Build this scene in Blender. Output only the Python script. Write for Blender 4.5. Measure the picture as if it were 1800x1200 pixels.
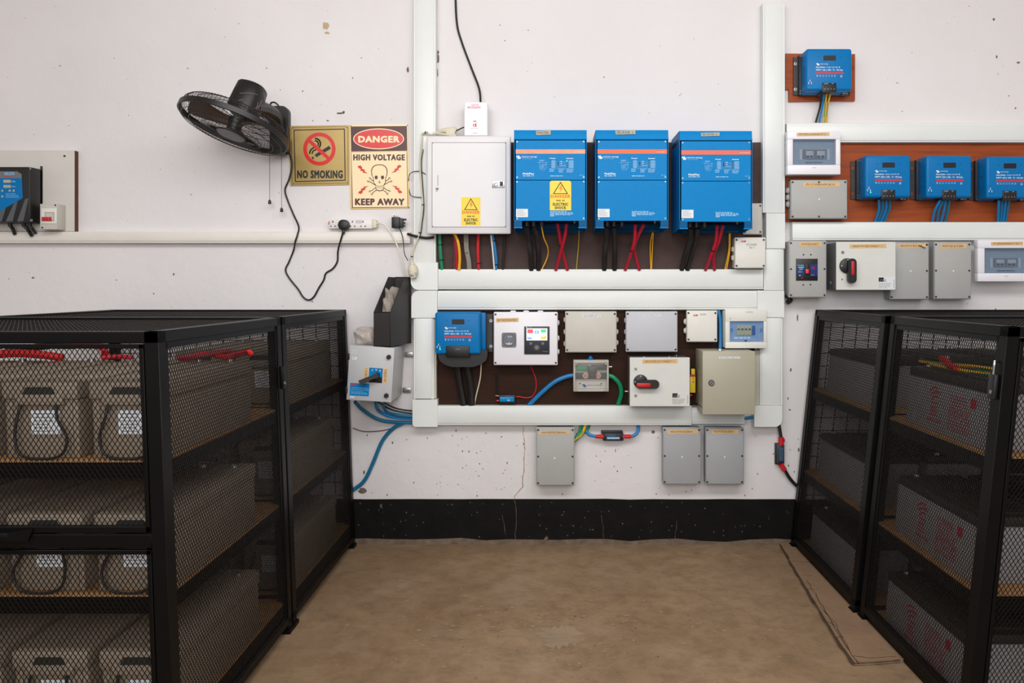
import bpy, bmesh, math, random
import numpy as np
from mathutils import Vector, Matrix
random.seed(7)
for _o in list(bpy.data.objects): bpy.data.objects.remove(_o)
C = bpy.context.scene.collection
# ---------------------------------------------------------------- camera, light, exposure
D = 3.87            # metres from the lens to the equipment wall (the wall is the plane y = 0)
F = 1400.0          # focal length in pixels of the 1800 x 1200 frame (28 mm)
CU, CV = 968.0, 502.0
H = 1.2522          # height of the lens above the floor
cam_d = bpy.data.cameras.new('camera'); cam = bpy.data.objects.new('camera', cam_d); C.objects.link(cam)
cam.location = (0, -D, H); cam.rotation_euler = (math.pi/2, 0, 0)
cam_d.sensor_width = 36; cam_d.lens = 36*F/1800
cam_d.shift_x = (900-CU)/1800; cam_d.shift_y = (CV-600)/1800
cam_d.clip_start = 0.05
bpy.context.scene.camera = cam
vs = bpy.context.scene.view_settings
vs.view_transform = 'Standard'; vs.look = 'None'; vs.gamma = 1; vs.use_curve_mapping = False
vs.exposure = -0.14
w = bpy.data.worlds.new('sky'); bpy.context.scene.world = w; w.use_nodes = True
w.node_tree.nodes['Background'].inputs[0].default_value = (1.0, 0.985, 0.97, 1)
w.node_tree.nodes['Background'].inputs[1].default_value = 0.52
def area(name, loc, rot, sx, sy, power, col=(1, 1, 1)):
    l = bpy.data.lights.new(name, 'AREA'); l.shape = 'RECTANGLE'; l.size = sx; l.size_y = sy
    l.energy = power; l.color = col
    o = bpy.data.objects.new(name, l); C.objects.link(o); o.location = loc; o.rotation_euler = rot
    return o
area('ceiling_lamp', (0.2, -2.75, 2.92), (math.radians(48), 0, 0), 4.2, 0.8, 88, (1, 0.992, 0.985))
area('window_daylight', (-0.2, -5.6, 2.1), (math.radians(84), 0, 0), 3.2, 1.7, 100, (0.97, 0.985, 1))
# ---------------------------------------------------------------- materials
def lin(c):
    c = c/255.0
    return c/12.92 if c <= 0.04045 else ((c+0.055)/1.055)**2.4
def col(rgb, g=1.0): return (lin(rgb[0])*g, lin(rgb[1])*g, lin(rgb[2])*g, 1)
MATS = {}
def mat(name, rgb, rough=0.5, metal=0.0, var=0.0, vscale=12.0, bump=0.0, bscale=60.0, emit=0.0, alpha=1.0, spec=0.5, coat=0.0, specks=None):
    """procedural principled material: base colour with noise variation, optional bump, optional specks (rgb, scale, amount)"""
    m = bpy.data.materials.new(name); m.use_nodes = True; nt = m.node_tree; b = nt.nodes['Principled BSDF']
    b.inputs['Roughness'].default_value = rough; b.inputs['Metallic'].default_value = metal
    b.inputs['Specular IOR Level'].default_value = spec; b.inputs['Alpha'].default_value = alpha
    b.inputs['Coat Weight'].default_value = coat
    c = col(rgb); b.inputs['Base Color'].default_value = c
    if var or bump or specks:
        tc = nt.nodes.new('ShaderNodeTexCoord')
    if var or specks:
        n = nt.nodes.new('ShaderNodeTexNoise'); n.inputs['Scale'].default_value = vscale; n.inputs['Detail'].default_value = 6
        nt.links.new(tc.outputs['Object'], n.inputs['Vector'])
        r = nt.nodes.new('ShaderNodeValToRGB'); r.color_ramp.elements[0].position = 0.3; r.color_ramp.elements[1].position = 0.7
        r.color_ramp.elements[0].color = (max(0, c[0]*(1-var)), max(0, c[1]*(1-var)), max(0, c[2]*(1-var)), 1)
        r.color_ramp.elements[1].color = (min(1, c[0]*(1+var)), min(1, c[1]*(1+var)), min(1, c[2]*(1+var)), 1)
        nt.links.new(n.outputs['Fac'], r.inputs['Fac']); out = r.outputs['Color']
        for (srgb, sc, th) in (specks or []):
            s = nt.nodes.new('ShaderNodeTexNoise'); s.inputs['Scale'].default_value = sc; s.inputs['Detail'].default_value = 3
            nt.links.new(tc.outputs['Object'], s.inputs['Vector'])
            rr = nt.nodes.new('ShaderNodeValToRGB'); rr.color_ramp.elements[0].position = th; rr.color_ramp.elements[1].position = th+0.03
            nt.links.new(s.outputs['Fac'], rr.inputs['Fac'])
            mx = nt.nodes.new('ShaderNodeMix'); mx.data_type = 'RGBA'
            nt.links.new(rr.outputs['Color'], mx.inputs[0]); nt.links.new(out, mx.inputs[6]); mx.inputs[7].default_value = col(srgb)
            out = mx.outputs[2]
        nt.links.new(out, b.inputs['Base Color'])
    if bump:
        n2 = nt.nodes.new('ShaderNodeTexNoise'); n2.inputs['Scale'].default_value = bscale; n2.inputs['Detail'].default_value = 5
        nt.links.new(tc.outputs['Object'], n2.inputs['Vector'])
        bp = nt.nodes.new('ShaderNodeBump'); bp.inputs['Strength'].default_value = bump; bp.inputs['Distance'].default_value = 0.01
        nt.links.new(n2.outputs['Fac'], bp.inputs['Height']); nt.links.new(bp.outputs['Normal'], b.inputs['Normal'])
    if emit:
        b.inputs['Emission Color'].default_value = c; b.inputs['Emission Strength'].default_value = emit
    MATS[name] = m
    return m
def streak(m, scale=(2, 2, 30), rgb=(60, 30, 15), lo=0.45, hi=0.75, fac=0.6):
    """wood grain: noise stretched along one axis over the base colour"""
    nt = m.node_tree; b = nt.nodes['Principled BSDF']; c = tuple(b.inputs['Base Color'].default_value)
    tc = nt.nodes.new('ShaderNodeTexCoord'); mp = nt.nodes.new('ShaderNodeMapping'); mp.inputs['Scale'].default_value = scale
    n = nt.nodes.new('ShaderNodeTexNoise'); n.inputs['Scale'].default_value = 3; n.inputs['Detail'].default_value = 7
    r = nt.nodes.new('ShaderNodeValToRGB'); r.color_ramp.elements[0].position = lo; r.color_ramp.elements[1].position = hi
    d = col(rgb); r.color_ramp.elements[0].color = c
    r.color_ramp.elements[1].color = tuple(c[i]*(1-fac)+d[i]*fac for i in range(3))+(1,)
    nt.links.new(tc.outputs['Object'], mp.inputs['Vector']); nt.links.new(mp.outputs[0], n.inputs['Vector'])
    nt.links.new(n.outputs['Fac'], r.inputs['Fac']); nt.links.new(r.outputs['Color'], b.inputs['Base Color'])
    return m
# ---------------------------------------------------------------- geometry helpers
def P(u, v, d=0.0):
    """point on the plane d metres in front of the wall that the photograph shows at (u, v)"""
    k = (D-d)/F
    return ((u-CU)*k, -d, H-(v-CV)*k)
TEXT = {}
def text_geo(s, bold, shear):
    key = (s, bold, shear)
    if key not in TEXT:
        cu = bpy.data.curves.new('t', 'FONT'); cu.body = s; cu.resolution_u = 2; cu.shear = shear; cu.fill_mode = 'BOTH'; cu.space_character = 1+bold*2.2
        ob = bpy.data.objects.new('t', cu); me = ob.to_mesh()
        vs_ = [tuple(v.co[:2]) for v in me.vertices]; fs = [tuple(p.vertices) for p in me.polygons]
        ob.to_mesh_clear(); bpy.data.objects.remove(ob); bpy.data.curves.remove(cu)
        if bold:      # heavier strokes: the letters laid several times with small shifts
            n = len(vs_); sh = [(-bold, 0), (bold, 0), (0, bold*.7), (0, -bold*.7), (-bold*.8, bold*.6), (bold*.8, bold*.6), (-bold*.8, -bold*.6), (bold*.8, -bold*.6)]
            fs = [tuple(i+n*k for i in f) for k in range(len(sh)) for f in fs]; vs_ = [(x+dx, y+dy, k*4e-5) for k, (dx, dy) in enumerate(sh) for x, y in vs_]
        xs = [v[0] for v in vs_]; ys = [v[1] for v in vs_]
        x0, x1, y0, y1 = min(xs), max(xs), min(ys), max(ys)
        TEXT[key] = ([((v[0]-x0)/(x1-x0), (v[1]-y0)/(y1-y0), v[2] if len(v) > 2 else 0.0) for v in vs_], fs)
    return TEXT[key]
def smooth_path(pts, res=6):
    if len(pts) < 3: return [Vector(p) for p in pts]
    p = [Vector(q) for q in pts]; p = [p[0]*2-p[1]]+p+[p[-1]*2-p[-2]]; out = []
    for i in range(1, len(p)-2):
        for j in range(res):
            t = j/res; a, b, c, d = p[i-1], p[i], p[i+1], p[i+2]
            out.append(0.5*((2*b)+(c-a)*t+(2*a-5*b+4*c-d)*t*t+(3*b-a-3*c+d)*t**3))
    out.append(p[-2]); return out
class MB:
    """collects shapes, then builds them as ONE mesh object"""
    def __init__(s): s.v = []; s.f = []; s.m = []; s.mats = []; s.warp = None
    def mi(s, m):
        m = MATS[m]
        if m not in s.mats: s.mats.append(m)
        return s.mats.index(m)
    def add(s, vs_, fs, m):
        o = len(s.v); k = s.mi(m); s.v += [tuple(v) for v in vs_]
        for f in fs: s.f.append(tuple(i+o for i in f)); s.m.append(k)
        return s
    def bx(s, x0, x1, y0, y1, z0, z1, m, bev=0.0, seg=2):
        if x0 > x1: x0, x1 = x1, x0
        if y0 > y1: y0, y1 = y1, y0
        if z0 > z1: z0, z1 = z1, z0
        if not bev:
            v = [(x, y, z) for x in (x0, x1) for y in (y0, y1) for z in (z0, z1)]
            return s.add(v, [(0, 1, 3, 2), (4, 6, 7, 5), (0, 4, 5, 1), (2, 3, 7, 6), (0, 2, 6, 4), (1, 5, 7, 3)], m)
        bm = bmesh.new(); bmesh.ops.create_cube(bm, size=1)
        for v in bm.verts: v.co = ((x0+x1)/2+v.co.x*(x1-x0), (y0+y1)/2+v.co.y*(y1-y0), (z0+z1)/2+v.co.z*(z1-z0))
        bev = min(bev, 0.48*min(x1-x0, y1-y0, z1-z0))
        bmesh.ops.bevel(bm, geom=bm.edges[:], offset=bev, segments=seg, profile=0.5, affect='EDGES')
        bm.verts.index_update()
        s.add([tuple(v.co) for v in bm.verts], [tuple(v.index for v in f.verts) for f in bm.faces], m); bm.free(); return s
    def pb(s, u0, v0, u1, v1, d0, d1, m, bev=0.0, seg=2):
        """box whose front face (depth d1) covers the pixel rectangle"""
        a = P(u0, v0, d1); b = P(u1, v1, d1); return s.bx(a[0], b[0], -d1, -d0, b[2], a[2], m, bev, seg)
    def rect(s, u0, v0, u1, v1, d, m): return s.poly([(u0, v1), (u1, v1), (u1, v0), (u0, v0)], d, m)
    def poly(s, pts, d, m):
        a = sum(pts[i][0]*pts[(i+1) % len(pts)][1]-pts[(i+1) % len(pts)][0]*pts[i][1] for i in range(len(pts)))
        if a > 0: pts = pts[::-1]
        return s.add([P(u, v, d) for u, v in pts], [tuple(range(len(pts)))], m)
    def ell(s, cu, cv, ru, rv, d, m, inner=0.0, n=32, a0=0.0, a1=360.0):
        A = [math.radians(a0+(a1-a0)*i/n) for i in range(n+1)]
        o = [P(cu+ru*math.cos(t), cv-rv*math.sin(t), d) for t in A]
        if inner:
            q = [P(cu+ru*inner*math.cos(t), cv-rv*inner*math.sin(t), d) for t in A]
            return s.add(o+q, [(i, i+1, n+2+i, n+1+i) for i in range(n)], m)
        return s.add(o[:-1], [tuple(range(n))], m)
    def stroke(s, pts, wd, d, m):
        for (a, b) in zip(pts[:-1], pts[1:]):
            L = math.hypot(b[0]-a[0], b[1]-a[1]) or 1; nx, ny = -(b[1]-a[1])/L*wd/2, (b[0]-a[0])/L*wd/2
            ex, ey = (b[0]-a[0])/L*wd*0.2, (b[1]-a[1])/L*wd*0.2
            s.poly([(a[0]+nx-ex, a[1]+ny-ey), (b[0]+nx+ex, b[1]+ny+ey), (b[0]-nx+ex, b[1]-ny+ey), (a[0]-nx-ex, a[1]-ny-ey)], d, m)
        return s
    def frame(s, u0, v0, u1, v1, wd, d, m):
        s.rect(u0, v0, u1, v0+wd, d, m); s.rect(u0, v1-wd, u1, v1, d, m); s.rect(u0, v0, u0+wd, v1, d, m); s.rect(u1-wd, v0, u1, v1, d, m); return s
    def text(s, t, u0, v0, u1, v1, d, m, bold=0.0, shear=0.0, rot=False):
        vs_, fs = text_geo(t, bold, shear)
        if rot: q = [P(u1-y*(u1-u0), v1-x*(v1-v0), d+e) for x, y, e in vs_]
        else: q = [P(u0+x*(u1-u0), v1-y*(v1-v0), d+e) for x, y, e in vs_]
        return s.add(q, fs, m)
    def lines(s, u0, v0, u1, v1, n, d, m, fill=0.55, seed=1):
        """n lines of print too small to read"""
        R = random.Random(seed); h = (v1-v0)/n
        for i in range(n):
            u = u0; end = u0+(u1-u0)*R.uniform(0.6, 1.0)
            while u < end:
                wd = R.uniform(0.06, 0.2)*(u1-u0); s.rect(u, v0+i*h, min(u+wd, end), v0+i*h+h*fill, d, m); u += wd+0.03*(u1-u0)
        return s
    def prism(s, pts, y0, y1, m):
        """(x, z) outline extruded from y0 (front) to y1"""
        a = sum(pts[i][0]*pts[(i+1) % len(pts)][1]-pts[(i+1) % len(pts)][0]*pts[i][1] for i in range(len(pts)))
        if a < 0: pts = pts[::-1]
        n = len(pts); v = [(x, y0, z) for x, z in pts]+[(x, y1, z) for x, z in pts]
        return s.add(v, [tuple(range(n)), tuple(range(2*n-1, n-1, -1))]+[(i, n+i, n+(i+1) % n, (i+1) % n) for i in range(n)], m)
    def pprism(s, pts, d0, d1, m): return s.prism([(P(u, v, d1)[0], P(u, v, d1)[2]) for u, v in pts], -d1, -d0, m)
    def xprism(s, pts, x0, x1, m):
        """(y, z) outline extruded along x"""
        n = len(pts); v = [(x0, y, z) for y, z in pts]+[(x1, y, z) for y, z in pts]
        return s.add(v, [tuple(range(n)), tuple(range(2*n-1, n-1, -1))]+[(i, n+i, n+(i+1) % n, (i+1) % n) for i in range(n)], m)
    def tube(s, pts, r, m, n=8, res=6, smooth=True, radii=None, m2=None):
        p = smooth_path(pts, res) if smooth else [Vector(q) for q in pts]
        up = None; rings = []
        for i, q in enumerate(p):
            t = (p[min(i+1, len(p)-1)]-p[max(i-1, 0)]).normalized()
            if up is None: up = t.orthogonal().normalized()
            up = (up-t*up.dot(t)); up = up.normalized() if up.length > 1e-6 else t.orthogonal().normalized()
            sd = t.cross(up); rr = r if radii is None else radii[min(int(i/len(p)*len(radii)), len(radii)-1)]
            rings.append([q+(up*math.cos(2*math.pi*j/n)+sd*math.sin(2*math.pi*j/n))*rr for j in range(n)])
        v = [tuple(x) for rg in rings for x in rg]; k = len(rings)
        f = [(i*n+j, i*n+(j+1) % n, (i+1)*n+(j+1) % n, (i+1)*n+j) for i in range(k-1) for j in range(n)]
        s.add(v, f+[tuple(range(n-1, -1, -1)), tuple(range((k-1)*n, k*n))], m)
        if m2:      # a stripe along the insulation
            q = s.mi(m2); b = len(s.m)-2-len(f)
            for i in range(k-1):
                for j in range(n):
                    if (j+i//5) % 4 == 0: s.m[b+i*n+j] = q
        return s
    def cyl(s, a, b, r0, r1, m, n=20):
        a, b = Vector(a), Vector(b); t = (b-a).normalized(); x = t.orthogonal().normalized(); y = t.cross(x)
        ring = lambda c, r: [tuple(c+(x*math.cos(2*math.pi*i/n)+y*math.sin(2*math.pi*i/n))*r) for i in range(n)]
        return s.add(ring(a, r0)+ring(b, r1), [(i, (i+1) % n, n+(i+1) % n, n+i) for i in range(n)]+[tuple(range(n-1, -1, -1)), tuple(range(n, 2*n))], m)
    def knob(s, u, v, d0, d1, rpx, m, n=20, r1=None):
        k = (D-d1)/F; a = P(u, v, d1); return s.cyl((a[0], -d0, a[2]), (a[0], -d1, a[2]), rpx*k, (rpx if r1 is None else r1)*k, m, n)
    def build(s, name, parent=None, org=None, sharp=35):
        v = [s.warp(p) for p in s.v] if s.warp else s.v
        o3 = ORG[parent.name] if parent is not None else (org if org is not None else base_of(v))
        me = bpy.data.meshes.new(name); me.from_pydata([(a-o3[0], b-o3[1], c-o3[2]) for a, b, c in v], [], s.f)
        for m in s.mats: me.materials.append(m)
        me.polygons.foreach_set('material_index', s.m); me.polygons.foreach_set('use_smooth', [True]*len(me.polygons))
        me.update(); me.set_sharp_from_angle(angle=math.radians(sharp))
        o = bpy.data.objects.new(name, me); C.objects.link(o); ORG[o.name] = o3
        if parent is not None: o.parent = parent
        else: o.location = o3
        return o
ORG = {}
def base_of(v):
    xs = [p[0] for p in v]; ys = [p[1] for p in v]; zs = [p[2] for p in v]
    return ((min(xs)+max(xs))/2, max(ys), min(zs))
def tag(o, label, cat, group=None, kind=None):
    o['label'] = label; o['category'] = cat
    if group: o['group'] = group
    if kind: o['kind'] = kind
    return o
def thing(name, label, cat, loc, group=None):
    o = bpy.data.objects.new(name, None); C.objects.link(o); o.location = loc; o.empty_display_size = 0.05
    ORG[o.name] = tuple(loc); return tag(o, label, cat, group)
def pthing(name, label, cat, u0, v0, u1, v1, group=None): return thing(name, label, cat, P((u0+u1)/2, v1, 0), group)
def struct(mb, name):
    o = mb.build(name); o['kind'] = 'structure'; return o
def single(mb, name, label, cat, group=None): return tag(mb.build(name), label, cat, group)
def cable(pts, rpx, m, label, group=None, ties=(), name='cable', cat='cable', n=8, m2=None):
    """a cable through (u, v, d) points; ties = fractions along it that carry a zip tie"""
    q = [P(*p) for p in pts]; r = rpx*0.00268
    mb = MB(); mb.tube(q, r, m, n, m2=m2); o = tag(mb.build(name), label, cat, group)
    if ties:
        sp = smooth_path(q, 6)
        for t in ties:
            i = min(int(t*(len(sp)-1)), len(sp)-2); dr = (sp[i+1]-sp[i]).normalized()*0.0025
            tb = MB(); tb.cyl(sp[i]-dr, sp[i]+dr, r*1.25, r*1.25, 'black_plastic', 12)
            tb.cyl(sp[i]+Vector((r, -r, 0)), sp[i]+Vector((r*2.6, -r*1.2, 0)), 0.0015, 0.001, 'black_plastic', 6)
            tb.build('cable_tie', o)
    return o
# ---------------------------------------------------------------- the materials of the room and its equipment
mat('wall_paint', (228, 224, 224), 0.85, var=0.035, vscale=1.7, bump=0.35, bscale=16, spec=0.2, specks=[((150, 135, 125), 26, 0.775)])
mat('wall_stain', (196, 170, 140), 0.9, var=0.2, vscale=40)
mat('wall_chip', (112, 98, 88), 0.9, var=0.3, vscale=60)
mat('crack', (170, 130, 95), 0.9, var=0.3, vscale=50)
mat('ceiling_paint', (215, 210, 204), 0.9, var=0.03, bump=0.1)
mat('trunking_white', (228, 231, 228), 0.38, var=0.02, vscale=5)
mat('trunking_cream', (230, 225, 217), 0.45, var=0.025, vscale=5)
mat('trunking_lip', (186, 184, 168), 0.6, var=0.08)
mat('board_brown', (80, 64, 61), 0.7, spec=0.15, var=0.1, vscale=20, bump=0.05)
streak(mat('board_dark', (54, 33, 24), 0.6, spec=0.12), (1.5, 2, 26), (36, 22, 16))
streak(mat('board_orange', (158, 72, 28), 0.5, spec=0.3), (1.2, 2, 18), (118, 50, 18), fac=0.75)
mat('board_edge', (96, 52, 30), 0.8, var=0.2, vscale=60)
mat('board_white', (212, 207, 200), 0.7, var=0.03, vscale=8)
mat('plywood', (166, 122, 76), 0.7, var=0.18, vscale=25)
mat('blue_metal', (0, 128, 196), 0.42, spec=0.12, var=0.03, vscale=30)
mat('blue_metal_deep', (0, 86, 138), 0.45, spec=0.12, var=0.03)
mat('blue_cast', (0, 114, 180), 0.36, spec=0.2, var=0.03, vscale=20)
mat('orange_print', (232, 104, 66), 0.5, var=0.05)
mat('orange_faded', (240, 150, 122), 0.5, var=0.08, vscale=40)
mat('red_print', (206, 42, 40), 0.5)
mat('white_print', (232, 240, 245), 0.5)
mat('pale_print', (150, 196, 226), 0.5)
mat('black_print', (24, 20, 20), 0.5)
mat('grey_print', (120, 118, 120), 0.6)
mat('maroon_print', (74, 26, 28), 0.4)
mat('sign_red', (214, 22, 20), 0.3)
mat('sign_gold', (214, 180, 116), 0.32, metal=0.35, var=0.06, vscale=6)
mat('sign_gold_dark', (176, 148, 88), 0.34, metal=0.3, var=0.08, vscale=6)
mat('sign_cream', (250, 226, 180), 0.4)
mat('yellow_sticker', (245, 212, 46), 0.45, var=0.04)
mat('sticker_orange', (232, 104, 30), 0.45)
mat('white_sticker', (226, 228, 232), 0.5)
mat('tape', (222, 184, 130), 0.7, var=0.08, vscale=40)
mat('tape_grey', (176, 172, 150), 0.7, var=0.08, vscale=40)
mat('pen', (84, 62, 40), 0.7)
mat('white_enamel', (224, 221, 222), 0.35, var=0.015)
mat('white_plastic', (236, 234, 240), 0.35, var=0.01)
mat('offwhite_plastic', (228, 226, 218), 0.45, var=0.02)
mat('beige_plastic', (202, 198, 188), 0.5, var=0.03)
mat('grey_plastic', (174, 174, 171), 0.55, var=0.03, vscale=10)
mat('grey_plastic_blue', (164, 166, 168), 0.55, var=0.03, vscale=10)
mat('pale_grey_plastic', (196, 197, 203), 0.5, var=0.02)
mat('isolator_paint', (218, 218, 212), 0.45, var=0.02)
mat('isolator_side', (92, 94, 94), 0.5, var=0.05)
mat('tan_paint', (176, 171, 151), 0.42, var=0.02, bump=0.04, bscale=300)
mat('switchbox_grey', (190, 191, 193), 0.45, var=0.02)
mat('black_plastic', (22, 21, 22), 0.45, var=0.1)
mat('black_rubber', (30, 28, 28), 0.6, var=0.1)
mat('heat_sink', (40, 38, 40), 0.5, metal=0.3, var=0.1)
mat('bracket_grey', (66, 62, 62), 0.5, metal=0.3, var=0.1)
mat('screw_metal', (170, 168, 165), 0.35, metal=0.9)
mat('screw_dark', (66, 64, 62), 0.5, metal=0.4)
mat('chrome', (200, 200, 200), 0.18, metal=1.0)
mat('red_plastic', (205, 26, 30), 0.4)
mat('red_lamp', (236, 60, 70), 0.4)
mat('cable_red', (176, 18, 48), 0.5, var=0.06)
mat('cable_bright_red', (205, 26, 34), 0.5, var=0.06)
mat('cable_brown', (110, 62, 60), 0.5)
mat('cable_blue', (22, 122, 186), 0.45, var=0.06)
mat('cable_teal', (22, 110, 150), 0.45, var=0.08)
mat('cable_green', (8, 136, 92), 0.45, var=0.06)
mat('cable_yellow', (238, 178, 28), 0.45, var=0.06)
mat('cable_lime', (190, 168, 40), 0.5, var=0.1)
mat('cable_grey', (150, 142, 132), 0.55, var=0.08)
mat('cable_white', (232, 226, 216), 0.5, var=0.04)
mat('cable_cream', (214, 206, 184), 0.5, var=0.05)
mat('cable_black', (26, 24, 24), 0.5, var=0.1)
mat('fan_black', (20, 17, 18), 0.42, var=0.12, vscale=30)
mat('fan_blade', (84, 66, 52), 0.5, var=0.15)
mat('fan_badge', (112, 108, 112), 0.5)
mat('cobweb', (150, 140, 140), 0.8)
mat('cage_black', (9, 8, 8), 0.42, spec=0.16, var=0.15, vscale=30)
mat('mesh_black', (17, 13, 10), 0.45, spec=0.18, var=0.15, vscale=60)
mat('battery_beige', (146, 131, 114), 0.6, var=0.05, vscale=6)
mat('battery_lid', (152, 137, 120), 0.6, var=0.06, vscale=6)
mat('battery_slot', (40, 40, 36), 0.7)
mat('battery_grey', (142, 139, 140), 0.6, var=0.04)
mat('battery_black_lid', (44, 38, 34), 0.55, var=0.15, vscale=15)
mat('battery_print', (176, 34, 56), 0.6)
mat('screen_white', (240, 246, 250), 0.4, emit=0.75)
mat('screen_red', (232, 84, 92), 0.4, emit=0.55)
mat('screen_blue', (120, 170, 230), 0.4, emit=0.55)
mat('screen_green', (86, 200, 120), 0.4, emit=0.55)
mat('screen_yellow', (240, 190, 70), 0.4, emit=0.55)
mat('led_green', (60, 255, 150), 0.4, emit=2.0)
mat('dark_panel', (44, 46, 56), 0.4)
mat('grey_dial', (112, 112, 116), 0.45)
mat('display_black', (10, 10, 18), 0.5)
mat('smoke_window', (104, 124, 148), 0.12, alpha=0.2)
mat('blue_window', (84, 150, 226), 0.12, alpha=0.17)
mat('clear_lid', (205, 200, 196), 0.12, alpha=0.1)
mat('breaker_body', (186, 192, 196), 0.5)
mat('breaker_toggle', (60, 80, 120), 0.5)
mat('breaker_yellow', (206, 190, 60), 0.5)
mat('window_inner', (150, 168, 186), 0.5)
mat('navy_label', (14, 34, 104), 0.4)
mat('cyan_label', (70, 196, 210), 0.4)
mat('plastic_bag', (212, 200, 188), 0.25, alpha=0.5, bump=0.5, bscale=40)
mat('mesh_grey', (62, 58, 57), 0.5, alpha=0.84, metal=0.3, var=0.2, vscale=300)
mat('copper', (186, 120, 84), 0.4, metal=0.6)
mat('socket_white', (232, 226, 222), 0.45, var=0.02)
mat('router_white', (244, 242, 246), 0.35)
mat('airtel_red', (222, 70, 96), 0.5)
# floor and skirting want more than one layer
def floor_material():
    m = bpy.data.materials.new('concrete'); m.use_nodes = True; nt = m.node_tree; b = nt.nodes['Principled BSDF']; b.inputs['Roughness'].default_value = 0.8
    b.inputs['Specular IOR Level'].default_value = 0.25
    tc = nt.nodes.new('ShaderNodeTexCoord')
    def noise(sc, det, lo, hi, c0, c1):
        n = nt.nodes.new('ShaderNodeTexNoise'); n.inputs['Scale'].default_value = sc; n.inputs['Detail'].default_value = det; n.inputs['Roughness'].default_value = 0.65
        nt.links.new(tc.outputs['Object'], n.inputs['Vector'])
        r = nt.nodes.new('ShaderNodeValToRGB'); r.color_ramp.elements[0].position = lo; r.color_ramp.elements[1].position = hi
        r.color_ramp.elements[0].color = c0; r.color_ramp.elements[1].color = c1; nt.links.new(n.outputs['Fac'], r.inputs['Fac']); return r, n
    a, na = noise(1.6, 8, 0.35, 0.68, col((135, 109, 82)), col((160, 134, 105)))
    p, _ = noise(5.5, 10, 0.5, 0.72, (0, 0, 0, 1), (0.6, 0.6, 0.6, 1))
    s, ns = noise(34, 6, 0.62, 0.72, (0, 0, 0, 1), (0.5, 0.5, 0.5, 1))
    g_, _ = noise(15, 8, 0.42, 0.66, (0, 0, 0, 1), (0.55, 0.55, 0.55, 1))
    m0 = nt.nodes.new('ShaderNodeMix'); m0.data_type = 'RGBA'; nt.links.new(g_.outputs[0], m0.inputs[0]); nt.links.new(a.outputs[0], m0.inputs[6]); m0.inputs[7].default_value = col((112, 90, 66))
    m1 = nt.nodes.new('ShaderNodeMix'); m1.data_type = 'RGBA'; nt.links.new(p.outputs[0], m1.inputs[0]); nt.links.new(m0.outputs[2], m1.inputs[6]); m1.inputs[7].default_value = col((158, 136, 114))
    m2 = nt.nodes.new('ShaderNodeMix'); m2.data_type = 'RGBA'; nt.links.new(s.outputs[0], m2.inputs[0]); nt.links.new(m1.outputs[2], m2.inputs[6]); m2.inputs[7].default_value = col((96, 76, 58))
    nt.links.new(m2.outputs[2], b.inputs['Base Color'])
    bp = nt.nodes.new('ShaderNodeBump'); bp.inputs['Strength'].default_value = 0.3; bp.inputs['Distance'].default_value = 0.01
    nt.links.new(ns.outputs['Fac'], bp.inputs['Height']); nt.links.new(bp.outputs[0], b.inputs['Normal'])
    MATS['concrete'] = m
floor_material()
mat('concrete_patch', (142, 114, 88), 0.85, var=0.1, vscale=8, bump=0.3, bscale=30)
mat('concrete_worn', (150, 129, 104), 0.85, var=0.1, vscale=12, bump=0.3, bscale=40)
mat('seam', (72, 50, 34), 0.9, var=0.2)
mat('skirting_black', (19, 17, 17), 0.6, spec=0.14, var=0.25, vscale=12, bump=0.25, bscale=20, specks=[((92, 88, 84), 38, 0.73), ((120, 100, 80), 9, 0.74)])
mat('skirting_crack', (104, 84, 64), 0.9, var=0.3)
mat('slate_blue', (58, 84, 108), 0.4)
mat('fin_grey', (84, 88, 92), 0.45)
mat('skirting_dust', (104, 88, 74), 0.9, var=0.3, vscale=30)
# ---------------------------------------------------------------- the room
WX0, WX1, WZ = -3.7, 3.3, 3.1
wb = MB(); wb.bx(WX0-0.1, WX1+0.1, 0, 0.15, -0.1, WZ, 'wall_paint')
R = random.Random(3)
def blotch(mb, u, v, ru, rv, m, n=11, jag=0.45, d=0.0006):
    mb.poly([(u+ru*(1-jag*R.random())*math.cos(2*math.pi*i/n), v+rv*(1-jag*R.random())*math.sin(2*math.pi*i/n)) for i in range(n)], d, m)
blotch(wb, 572, 45, 8, 9, 'wall_stain'); blotch(wb, 575, 58, 6, 3, 'wall_stain')
for u, v, a, b in ((769, 104, 4, 12), (768, 128, 3, 9), (770, 92, 2, 5)): blotch(wb, u, v, a, b, 'wall_chip')
for u, v, a, b in ((1747, 34, 3, 3), (1790, 110, 4, 2), (598, 199, 9, 2), (604, 197, 3, 3), (576, 212, 3, 1.5), (698, 386, 2, 2), (549, 530, 3, 1), (1148, 759, 3.5, 4), (1082, 792, 1, 4), (690, 778, 2, 3), (637, 862, 9, 7),
                   (1404, 790, 2, 5), (1386, 818, 1.5, 3), (1390, 650, 2, 4), (1785, 190, 2, 2), (1752, 100, 2, 4), (640, 830, 2, 5), (452, 214, 1.5, 1.5), (330, 120, 1.5, 1.5), (58, 488, 3, 2), (305, 482, 2, 3), (270, 516, 1.5, 1.5),
                   (1402, 558, 1.5, 7), (1385, 700, 1.5, 3), (1388, 720, 3, 1.5), (1750, 545, 2, 4), (620, 137, 1.5, 1.5), (532, 160, 1.5, 1.5), (493, 158, 1.2, 1.2), (717, 123, 3, 6)): blotch(wb, u, v, a, b, 'wall_chip')
for k in range(130):
    u, v = R.uniform(640, 1405), R.uniform(755, 872); s_ = R.choice((0.5, 0.7, 1.0, 1.4)); blotch(wb, u, v, s_, s_*R.uniform(0.6, 2), 'wall_chip', 7)
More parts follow.
